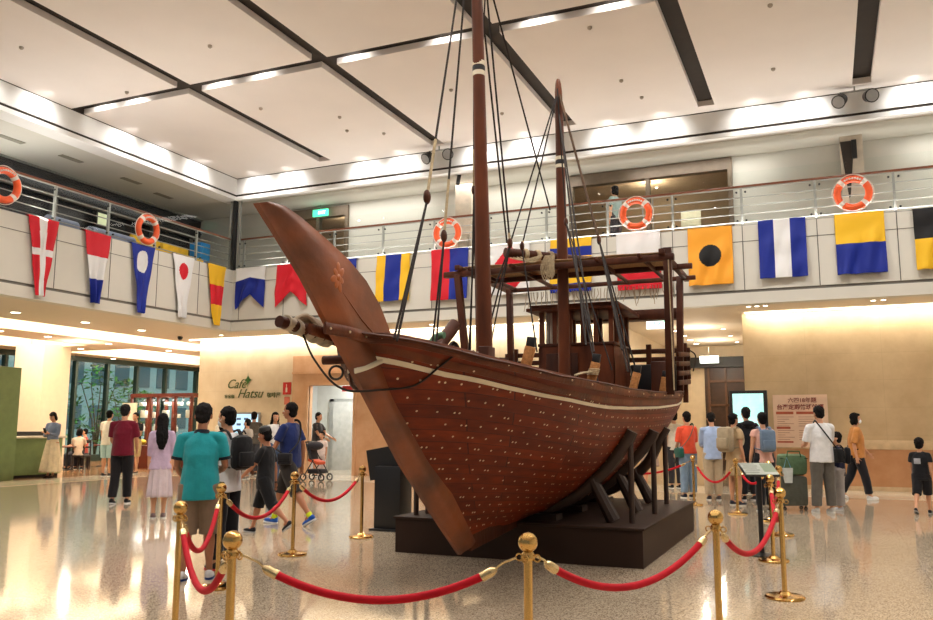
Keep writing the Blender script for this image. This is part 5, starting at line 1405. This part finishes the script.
    if feet:
        for l in L:
            hip, kn, an, a2 = l; Rf = rx(min(0.0, a2)*.8 if a2 < 0 else a2*.4)
            b = MB(); c = an+Rf @ V((0, .028*h, -.024*h))
            b.ell(c, (.025*h, .064*h, .02*h), Rf, 16, 10); b.ell(an+Rf @ V((0, -.006*h, -.012*h)), (.023*h, .03*h, .026*h), Rf, 14, 10)
            me = remesh(b, 'shoe', .007, 1); so = mkobj('shoe', me, C_(*shoes), t, local=True)
            b = MB(); b.tube([an+Rf @ V((0, .028*h, -.0425*h)), an+Rf @ V((0, .028*h, -.031*h))], [(.0265*h, .066*h)]*2, 22, up=(0, 1, 0)); b.build('sole', C_(*sole), so, local=True)
    G.t = t; G.tp = tp; G.hp = hp_; G.A = A; G.L = L; G.h = h; G.w = w
    G.M = Matrix.Translation((x, y, 0)) @ Matrix.Rotation(VIEW+D2R(face), 4, 'Z')
    return G
def bend_pants(*a): pass
def backpack(G, col, label, size=1.0, strapc=None, name='backpack'):
    """a bag on the back: its own thing, standing where the wearer's back is"""
    h = G.h; M_ = G.M
    c = G.tp(0, -.1-.02*size, .19); base = M_ @ c
    t = thing(name, label, 'bag', tuple(base)); m = C_(*col)
    def W(p): return M_ @ V(p)
    R_ = M_.to_3x3()
    MB().box(base, (.17*h*size, .085*h*size, .24*h*size), R_, .038*h).build('bag_body', m, t)
    MB().box(W(c+V((0, -.048*h*size, -.04*h))), (.13*h*size, .03*h, .1*h*size), R_, .01*h).build('front_pocket', m, t)
    for s in (1, -1):
        b = MB(); b.tube([W(p) for p in spline([G.tp(s*.045, -.075, .27), G.tp(s*.055, -.03, .328), G.tp(s*.058, .055, .29), G.tp(s*.062, .085, .2), G.tp(s*.085, .03, .12), G.tp(s*.06, -.08, .1)], 4)], [(.016*h, .006*h)]*21, 8)
        b.build('shoulder_strap', C_(*(strapc or col)), t)
    MB().tube([W(p) for p in spline([c+V((-.02*h, -.01*h, .115*h)), c+V((0, -.01*h, .135*h)), c+V((.02*h, -.01*h, .115*h))], 3)], .005*h, 6).build('grab_loop', m, t)
    return t
def sling(G, col, label, side=1, size=1.0, front=False, low=.02):
    h = G.h; M_ = G.M; yy = .075 if front else -.03
    c = G.tp(side*.125, yy, low); W = lambda p: M_ @ V(p); base = W(c)
    t = thing('shoulder_bag', label, 'bag', tuple(base)); m = C_(*col)
    MB().box(base, (.05*h*size, .13*h*size, .1*h*size), M_.to_3x3(), .012*h).build('bag_body', m, t)
    MB().box(base+M_.to_3x3() @ V((side*.026*h*size, 0, .012*h)), (.01*h, .12*h*size, .06*h*size), M_.to_3x3(), .004*h).build('bag_flap', m, t)
    pts = spline([c+V((0, -.04*h, .05*h)), G.tp(side*.03, -.088*G.w, .17), G.tp(-side*.05, -.06, .30), G.tp(-side*.055, .0, .332), G.tp(-side*.03, .085, .24), G.tp(side*.06, .095, .12), c+V((0, .04*h, .05*h))], 5)
    MB().tube([W(p) for p in pts], [(.010*h, .004*h)]*len(pts), 8).build('strap', m, t)
    return t

# ---- left-hand group, nearest first
teal = figure('older man seen from behind in a teal polo shirt with black collar', -5.42, 6.28, 8, 1.62, .009, 1.12, stance=.07, hpitch=14, hairm=HAIRG, skin=SKIN2,
    arms=((6, 16, 62, 34), (4, 16, 40, 22)), legs=((3, 2), (-2, 2)), top=dict(c=(38, 152, 160), trim=(22, 30, 40), sleeve=.72, loose=1.6, hem=-.075), bottom=dict(c=(134, 112, 92), len=1.1, loose=2.4, name='shorts'), shoes=(230, 230, 232), sole=(40, 62, 120))
t_ = thing('paper_bag', 'small yellow paper packet held at the hip of the man in teal', 'packet', tuple(teal.M @ teal.A[1][2]))
MB().box(teal.M @ (teal.A[1][2]+V((0, .03, -.03))), (.05, .09, .12), teal.M.to_3x3(), .006).build('packet', rgb('packet_yellow', 226, 178, 74, rough=.7), t_)
wm = figure('man in a white T-shirt and face mask standing right of the man in teal', -5.58, 6.85, 62, 1.60, .010, .95, stance=.06, hpitch=6, hyaw=10, mask=True,
    arms=((10, 10, 20, 5), (14, 10, 40, 20)), top=dict(c=(226, 226, 228), loose=1.5, hem=-.05), bottom=dict(c=(26, 26, 32), loose=1.2), shoes=(34, 32, 38), sole=(210, 60, 60))
backpack(wm, (24, 24, 27), 'black backpack on the man in the white T-shirt', .9)
lil = figure('woman with long black hair in a lilac top half hidden by the man in teal', -9.5, 10.1, 20, 1.60, .012, .95, female=True, hair='long', stance=.045, top=dict(c=(192, 170, 196), sleeve=1.3, loose=1.6, hem=-.06), bottom=dict(c=(206, 190, 196), kind='skirt', z=.2, flare=.11), shoes=(120, 100, 100))
boy = figure('boy in black T-shirt, black shorts and black cap walking left', -6.90, 9.26, 78, 1.40, .010, .98, head_s=1.16, hpitch=12, hair='short', tie='cap', skin=SKIN2,
    legs=((20, 6), (-24, 22)), arms=((-14, 12, 12, 0), (26, 14, 20, 0)), top=dict(c=(24, 24, 27), sleeve=.75, loose=1.8, hem=-.09), bottom=dict(c=(20, 20, 23), len=1.15, loose=2.0, name='shorts'), shoes=(30, 30, 34), sole=(170, 170, 170))
o = MB().torus(boy.M @ boy.A[0][2], .024, .008, (boy.M.to_3x3() @ boy.A[0][3]).to_track_quat('Z', 'Y').to_matrix(), 20, 8).build('wrist_watch', BLK); tag(o, 'black watch on the wrist of the boy in the cap', 'watch')
navy = figure('tall man in a navy blue T-shirt and dark shorts striding left', -7.20, 10.22, 72, 1.80, .011, 1.08, hyaw=8, skin=SKIN2,
    legs=((24, 10), (-22, 14)), arms=((-18, 10, 22, 0), (22, 12, 26, 6)), top=dict(c=(30, 44, 96), sleeve=.7, loose=1.6, hem=-.04), bottom=dict(c=(50, 46, 44), len=1.1, loose=2.6, name='shorts'), shoes=(34, 84, 168), sole=(220, 225, 228))
for l in navy.L: MB().tube([l[2]+V((0, 0, .0)), l[2].lerp(l[1], .14)], .024*1.8, 14).build('yellow_sock', C_(206, 222, 40), navy.t, local=True)
sling(navy, (30, 28, 32), 'black waist bag on the tall man in navy', -1, .9, low=.03)
red = figure('man in a dark red T-shirt and black trousers walking away', -11.87, 11.65, 2, 1.80, .012, 1.12, stance=.055, hpitch=8, hairm=HAIRG, arms=((8, 10, 40, 14), (8, 10, 44, 14)), legs=((6, 4), (-5, 6)), top=dict(c=(104, 14, 36), loose=1.6, hem=-.04, sleeve=.8), bottom=dict(c=(22, 20, 24), loose=1.6), shoes=(24, 24, 26), sole=(214, 214, 214))
skg = figure('girl in a long cream skirt and denim jacket looking at her phone', -19.35, 16.5, 172, 1.78, .014, .95, female=True, hair='bob', hpitch=26, stance=.04, arms=((14, 8, 96, 40), (14, 8, 96, 40)), top=dict(c=(116, 132, 162), sleeve=1.85, loose=1.4, hem=.03), bottom=dict(c=(232, 216, 186), kind='skirt', z=.09, flare=.165), shoes=(66, 44, 34), sole=(50, 36, 28))
o = MB().box(skg.M @ ((skg.A[0][2]+skg.A[1][2])/2+V((0, .1, .07))), (.075, .012, .15), skg.M.to_3x3() @ rx(-.5), .003).build('phone', BLK); tag(o, 'phone held by the girl in the long cream skirt', 'phone')
wsm = figure('man in a white T-shirt and pale blue shorts standing by the cafe seats', -18.6, 17.7, -12, 1.84, .014, 1.05, arms=((10, 10, 40, 10), (8, 12, 20, 0)), top=dict(c=(234, 228, 214), loose=1.6, hem=-.05), bottom=dict(c=(170, 204, 208), len=1.0, loose=2.2, name='shorts'), shoes=(60, 60, 62))
dkm = figure('man in a dark shirt and khaki shorts behind the man in dark red', -18.9, 19.0, 165, 1.80, .014, 1.0, arms=((12, 8, 60, 20), (10, 8, 50, 20)), hpitch=12, top=dict(c=(38, 40, 46), loose=1.4), bottom=dict(c=(196, 172, 126), len=1.0, loose=2.0, name='shorts'), shoes=(90, 80, 70))
pk = figure('woman in a pink top beyond the man with the black backpack', -12.3, 14.9, 60, 1.52, .014, .95, female=True, hair='bob', top=dict(c=(208, 92, 116), loose=1.3), bottom=dict(c=(90, 84, 90)), shoes=(60, 50, 50))
gp = figure('woman in a white blouse and green trousers at the wooden desk', -16.05, 19.4, -20, 1.74, .014, .95, female=True, hair='bob', arms=((16, 8, 50, 14), (16, 10, 50, 10)), top=dict(c=(236, 232, 220), sleeve=.9, loose=1.5, hem=.03), bottom=dict(c=(96, 130, 62), loose=2.2), shoes=(190, 180, 170))
gs = figure('man in a grey-brown T-shirt in front of the blue menu screen', -15.3, 19.9, 0, 1.82, .014, 1.1, top=dict(c=(92, 86, 78), loose=1.5), bottom=dict(c=(60, 60, 66)), shoes=(70, 60, 56))
sg = figure('young person in a beige shirt between the desk and the boy with the cap', -14.35, 18.4, 70, 1.6, .014, .9, top=dict(c=(178, 168, 156), loose=1.4), bottom=dict(c=(160, 150, 140)), shoes=(150, 140, 130))
wt = figure('woman in a white top and jeans with a thin strap, behind the tall man', -12.0, 16.4, -150, 1.74, .013, .92, female=True, hair='long', arms=((8, 10, 30, 10), (14, 12, 40, 14)), legs=((8, 4), (-8, 10)), top=dict(c=(230, 228, 224), sleeve=.3, loose=1.2), bottom=dict(c=(78, 100, 134), loose=1.2), shoes=(210, 206, 200))
sling(wt, (30, 28, 28), 'small black bag on the woman in white behind the tall man', 1, .8)
dg = figure('man in a dark grey T-shirt pushing the stroller by the lobby', -13.35, 20.25, -110, 1.80, .014, 1.05, hpitch=10, arms=((30, 8, 34, 4), (30, 8, 34, 4)), top=dict(c=(58, 56, 58), loose=1.5), bottom=dict(c=(60, 58, 66), len=1.0, loose=2, name='shorts'), shoes=(60, 58, 60))
ch = figure('small child in a white shirt standing beside the stroller', -12.70, 19.5, 160, 1.22, .012, 1.0, head_s=1.25, top=dict(c=(232, 214, 208), loose=1.5), bottom=dict(c=(214, 196, 190), loose=1.2), shoes=(200, 190, 190))
# stroller
t = thing('stroller', 'dark stroller with orange seat pushed along by the lobby', 'stroller', (-12.28, 18.6, 0))
b = MB()
for s in (-.2, .2): b.tube(spline([(-12.48, 18.6+s, 1.0), (-12.38, 18.6+s, .7), (-12.13, 18.6+s, .35), (-11.98, 18.6+s, .1)], 4), .014, 8); b.tube([(-12.53, 18.6+s, .1), (-12.23, 18.6+s, .55)], .014, 8)
b.tube([(-12.48, 18.4, 1.0), (-12.48, 18.8, 1.0)], .018, 8); b.build('frame', DARK, t)
for x in (-12.53, -11.98):
    for s in (-.2, .2): MB().torus((x, 18.6+s, .1), .08, .02, Matrix.Rotation(PI/2, 3, 'X'), 20, 8).build('wheel', BLK, t)
MB().box((-12.26, 18.6, .5), (.34, .34, .08), Matrix.Rotation(.3, 3, 'Y'), .02).build('seat', rgb('seat_orange', 216, 84, 40, rough=.7), t)
MB().box((-12.40, 18.6, .72), (.08, .34, .4), Matrix.Rotation(-.3, 3, 'Y'), .02).build('backrest', C_(44, 44, 50), t)
MB().ell((-12.33, 18.6, .9), (.24, .2, .12)).build('hood', C_(56, 54, 60), t)
MB().box((-12.23, 18.6, .25), (.4, .34, .12), None, .03).build('basket', C_(40, 38, 42), t)

# people seated in the cafe and behind the counter, tables and chairs
cb = figure('cafe worker in pale blue behind the tall green partition', -22.1, 17.2, 150, 1.72, .016, 1.0, hair='bob', female=True, top=dict(c=(176, 198, 220), sleeve=1.5), bottom=dict(c=(60, 60, 70)))
CHR = rgb('chair_dark', 40, 34, 36, rough=.5)
def cafe_chair(x, y, rz):
    t = thing('cafe_chair', 'dark wooden cafe chair', 'chair', (0, 0, 0))
    MB().box((0, 0, .45), (.42, .42, .04), None, .01).build('seat', CHR, t, local=True)
    b = MB(); b.box((0, -.2, .9), (.4, .03, .1), None, .008); b.box((0, -.2, .72), (.4, .02, .05)); b.build('backrest', CHR, t, local=True)
    for sx in (-.18, .18):
        MB().span((sx-.018, .16, 0), (sx+.018, .2, .45)).build('leg', CHR, t, local=True); MB().span((sx-.018, -.21, 0), (sx+.018, -.175, .95)).build('leg', CHR, t, local=True)
    return t
c0 = cafe_chair(0, 0, 0)
spots = [(-22.6, 19.0, 10, 'dark cafe chair behind the girl in the long skirt'), (-22.6, 20.4, 25, 'dark cafe chair nearest the green counter end'), (-23.4, 21.2, -30, 'dark cafe chair in the middle of the cafe seats'), (-21.9, 19.8, 200, 'dark cafe chair with its back to the hall'), (-23.6, 22.6, 15, 'dark cafe chair close to the windows'), (-22.9, 23.2, 190, 'dark cafe chair left of the display cabinet')]
for i, (x, y, a, lab) in enumerate(spots):
    o = c0 if i == 0 else copy_tree(c0)
    o.location = (x, y, 0); o.rotation_euler = (0, 0, D2R(a)); o['label'] = lab; o['group'] = 'dark cafe chairs'
for k, (x, y) in enumerate(((-22.3, 19.6), (-23.3, 22.0))):
    t = thing('cafe_table', ('dark round cafe table nearer the green counter', 'dark round cafe table nearer the windows')[k], 'table', (x, y, 0), group='round cafe tables')
    MB().lathe((x, y, .72), [(.34, 0), (.35, .02), (.34, .035)], 28).build('tabletop', CW, t)
    MB().cyl((x, y, .02), (x, y, .72), .03).build('leg', DARK, t); MB().lathe((x, y, 0), [(.22, 0), (.2, .02), (.03, .04)], 24).build('base', DARK, t)
for x, y, fc, c, hr, lab in ((-22.75, 20.45, 150, (206, 190, 176), 'short', 'seated cafe guest in a pale beige shirt'), (-22.0, 19.75, 20, (214, 196, 180), 'bob', 'seated cafe guest with dark bobbed hair and a cream top'), (-23.45, 21.3, 100, (176, 80, 70), 'short', 'seated cafe guest in a reddish shirt'), (-23.0, 23.3, 30, (120, 160, 190), 'bob', 'seated cafe guest in a light blue shirt near the windows')):
    figure(lab, x, y, fc, 1.66, .016, 1.0, hair=hr, legs=((82, 84), (82, 84)), arms=((30, 10, 60, 10), (30, 10, 60, 10)), top=dict(c=c), bottom=dict(c=(50, 52, 62)), female=hr == 'bob')

# ---- right-hand queue
f1 = figure('person in a cream shirt at the queue end, half hidden by the stern', -3.3, 19.9, 10, 1.78, .014, top=dict(c=(216, 204, 184)), bottom=dict(c=(50, 48, 52)))
f2 = figure('person in a pale blue top behind the ship stern', -3.75, 19.2, -10, 1.74, .014, female=True, hair='bob', top=dict(c=(150, 176, 196)), bottom=dict(c=(196, 170, 150), kind='skirt', z=.3, flare=.11))
orr = figure('woman in an orange top and faded jeans with a green shoulder bag', -2.62, 17.35, 14, 1.72, .013, 1.1, female=True, hair='short', arms=((14, 12, 60, 26), (6, 14, 30, 8)), top=dict(c=(232, 86, 56), loose=1.8, sleeve=.95, hem=-.01), bottom=dict(c=(128, 152, 176), loose=1.8), shoes=(40, 44, 60))
sling(orr, (38, 92, 78), 'dark green bag hanging at the side of the woman in orange', -1, 1.1, low=.0)
lb = figure('man in a pale blue shirt and beige trousers looking down', -2.1, 17.05, -6, 1.70, .013, 1.05, hpitch=22, arms=((16, 10, 60, 26), (16, 10, 60, 20)), top=dict(c=(168, 188, 222), sleeve=1.8, loose=1.7, hem=-.06), bottom=dict(c=(186, 168, 140), loose=1.8), shoes=(60, 56, 60))
tn = figure('woman in a tan dress turned to the right with a cloth bag on her back', -1.6, 16.1, -62, 1.66, .013, 1.0, female=True, hair='bun', arms=((-4, 14, 16, 0), (10, 8, 40, 10)), top=dict(c=(186, 160, 122), sleeve=.5, loose=1.6), bottom=dict(c=(178, 152, 116), kind='skirt', z=.32, flare=.1), shoes=(40, 44, 60))
backpack(tn, (166, 150, 122), 'slouchy tan cloth backpack on the woman in the tan dress', 1.15)
hd = figure('man in a black hooded jacket facing the bright kiosk screen', -1.47, 17.3, 4, 1.80, .013, 1.08, top=dict(c=(20, 20, 24), sleeve=1.9, loose=2.2, hem=-.06), bottom=dict(c=(22, 22, 28), loose=1.4), shoes=(26, 26, 30), sole=(190, 190, 195))
b = MB(); b.ell(hd.tp(0, -.055, .295), (.13, .07, .07)); o = b.build('hood', C_(20, 20, 24), hd.t, local=True)
pp_ = figure('woman in a pink top and black trousers with a blue-grey backpack', -1.02, 15.1, 2, 1.66, .012, 1.02, female=True, hair='short', arms=((2, 16, 12, 0), (2, 16, 12, 0)), top=dict(c=(226, 176, 160), sleeve=.3, loose=1.5), bottom=dict(c=(24, 24, 30), loose=1.8), shoes=(30, 30, 34))
backpack(pp_, (104, 124, 146), 'small blue-grey backpack on the woman in the pink top', .95)
wh = figure('man in a white T-shirt and grey trousers standing with his back to us', -.12, 15.3, 6, 1.77, .011, 1.12, stance=.075, hpitch=8, arms=((30, 10, 40, 6), (12, 16, 70, 20)), top=dict(c=(226, 226, 226), loose=2.2, hem=-.05, sleeve=.85), bottom=dict(c=(98, 94, 88), loose=1.8), shoes=(206, 204, 200))
sling(wh, (20, 20, 22), 'black bag at the right hip of the man in the white T-shirt', 1, 1.3, low=.01)
bn = figure('boy in a navy T-shirt and grey trousers close beside the man in white', .13, 15.9, 70, 1.30, .011, 1.0, head_s=1.2, arms=((24, 10, 60, 0), (24, 10, 60, 0)), top=dict(c=(22, 26, 52), loose=1.7, hem=-.08), bottom=dict(c=(158, 152, 148), loose=1.9), shoes=(220, 220, 224))
backpack(bn, (20, 20, 24), 'small black backpack on the boy in navy', .95)
mk = figure('woman in an ochre blouse, black trousers and white mask walking right', .50, 18.5, -104, 1.72, .012, 1.15, female=True, hair='bob', mask=True, legs=((15, 6), (-16, 12)), arms=((-16, 12, 24, 0), (20, 12, 20, 0)), top=dict(c=(196, 132, 70), loose=2.4, sleeve=.95, hem=-.04), bottom=dict(c=(28, 28, 34), loose=1.5), shoes=(222, 220, 218))
kd = figure('small boy in a black printed T-shirt walking at the right edge', 1.38, 15.85, -40, 1.22, .011, 1.0, head_s=1.25, legs=((14, 6), (-16, 14)), arms=((-10, 12, 20, 0), (14, 12, 20, 0)), top=dict(c=(24, 24, 28), loose=1.8, hem=-.07), bottom=dict(c=(24, 24, 28), len=1.1, loose=2.0, name='shorts'), shoes=(40, 38, 40), sole=(150, 150, 150))
o = MB().box(kd.tp(-.02, -.088, .19), (.10, .004, .09), None, .002).build('shirt_print', C_(160, 162, 168), kd.t, local=True)
up_ = figure('visitor in a grey-green top standing upstairs behind the lifebuoy railing', -4.3, 18.75, 40, 1.62, .014, .95, female=True, hair='bob', drop=5.4, top=dict(c=(138, 156, 150), loose=1.5), bottom=dict(c=(70, 66, 70)))

# green bag on a grey wheeled suitcase
t = thing('wheeled_suitcase', 'tall grey wheeled suitcase beside the man in white', 'suitcase', (-.62, 15.6, 0))
RS = Matrix.Rotation(VIEW, 3, 'Z')
MB().box((-.62, 15.6, .33), (.46, .28, .5), RS, .05).build('shell', C_(92, 94, 84), t)
for sx in (-.18, .18):
    for sy in (-.1, .1):
        p = V((-.62, 15.6, .035))+RS @ V((sx, sy, 0)); b = MB(); b.torus(p, .022, .012, Matrix.Rotation(PI/2, 3, 'X'), 14, 6); b.cyl(p, p+V((0, 0, .06)), .012, seg=8); b.build('wheel', BLK, t)
t = thing('green_travel_bag', 'rounded green travel bag stacked on the grey suitcase', 'bag', (-.62, 15.6, .585))
MB().box((-.62, 15.6, .77), (.5, .32, .36), RS, .09).build('bag_body', C_(92, 118, 86), t)
b = MB(); p0 = V((-.62, 15.6, .9)); b.tube([p0+RS @ V((-.12, -.15, 0)), p0+RS @ V((-.1, -.14, .1)), p0+RS @ V((.1, -.14, .1)), p0+RS @ V((.12, -.15, 0))], .012, 8); b.build('handle', C_(60, 96, 62), t)
b = MB(); b.tube([p0+RS @ V((-.24, -.14, -.02)), p0+RS @ V((.24, -.14, -.02))], .008, 6); b.build('zipper', C_(40, 60, 44), t)
t = thing('white_tote', 'small white cloth bag hanging on the green travel bag', 'bag', (-.72, 15.35, .45))
b = MB(); c = V((-.68, 15.38, .62)); b.prism([c+RS @ V(q) for q in ((-.09, 0, .1), (.09, 0, .1), (.07, 0, -.15), (-.05, 0, -.15))], 0, RS @ V((0, -.04, 0))); b.build('bag_body', C_(208, 214, 210), t)
MB().tube([c+RS @ V((-.06, -.02, .1)), c+RS @ V((0, -.01, .28)), c+RS @ V((.06, -.02, .1))], .006, 6).build('handle', C_(120, 170, 190), t)
# ============================================================ LIGHT
W = bpy.data.worlds.new('world'); SC.world = W; W.use_nodes = True
bg = W.node_tree.nodes['Background']; bg.inputs[0].default_value = (.92, .96, 1, 1); bg.inputs[1].default_value = .16
# spotlights in the ceiling rim that wash the white band
for k, x in enumerate([-14.0, -12.9, -10.6, -9.5, -7.4, -6.2, -4.2, -3.0, -1.1, -.1, 1.9, 2.9]):
    light('SPOT', 'band_spot', (x, 17.45, 8.14), 48, (1, .97, .93), .05, (0, .62, -.4), math.radians(120), 1)
for y in (7.5, 9.2, 10.3, 11.6, 13.9, 15.0, 16.4):
    light('SPOT', 'band_spot', (-14.2, y, 8.14), 40, (1, .97, .93), .05, (-.62, 0, -.4), math.radians(120), 1)
# lamps in the cross slot
for x in (-14.1, -13.2, -11.0, -9.9, -7.8, -5.9, -4.2, -2.9):
    t = thing('slot_lamp', 'small spotlight set in the dark cross slot of the ceiling', 'lamp', (x, 12.52, 8.3), group='lamps in the ceiling slot')
    MB().cyl((x, 12.5, 8.31), (x, 12.5, 8.36), .05).build('lamp_body', DARK, t)
    MB().cyl((x, 12.5, 8.295), (x, 12.5, 8.31), .045).build('lens', LAMP, t)
    light('SPOT', 'slot_beam', (x, 12.52, 8.28), 14, (1, .96, .9), .03, (0, .7, -.35), math.radians(150), .6)
# main hall light: unseen spots added just below the ceiling slots
for x in gx[:-1]:
    for y in (0, 4.8, 9.6, 15.2):
        light('SPOT', 'added_hall_spot', (x, y, 8.17), (110 if y < 3 else 370), (1, .95, .90), .06, (0, 0, -1), math.radians(150), .9)
# unseen linear uplights added on the walkway front to brighten the hall ceiling
light('AREA', 'added_uplight', (-2.8, 18.06, 5.66), 210, (1, .95, .88), 22, (0, -.3, .95), sy=.05)
light('AREA', 'added_uplight', (-14.8, 12, 5.66), 120, (1, .95, .88), .05, (.3, 0, .95), sy=11)
# unseen area lights added under the walkway ceilings to brighten the walls there
light('AREA', 'walkway_fill', (-16.2, 15.5, 7.6), 14, (1, .97, .9), .5, (0, 0, -1), sy=6)
light('AREA', 'walkway_fill', (-16.2, 10, 7.6), 8, (1, .97, .9), .5, (0, 0, -1), sy=3)
for x in (-11, -7, -2.5, 3.5): light('AREA', 'walkway_fill', (x, 18.9, 7.6), 34, (1, .96, .9), 3.2, (0, 0, -1), sy=.4)
# daylight on the planting outside
light('SUN', 'daylight', (0, 0, 30), 5, (1, .98, .95), .02, (-.6, .3, -.75))
# fill points in the cafe, without lamp bodies
for x, y in ((-22.5, 20), (-24, 26), (-20.5, 23.2)): light('POINT', 'cafe_fill', (x, y, 3.8), 60, (1, .84, .66), .12)
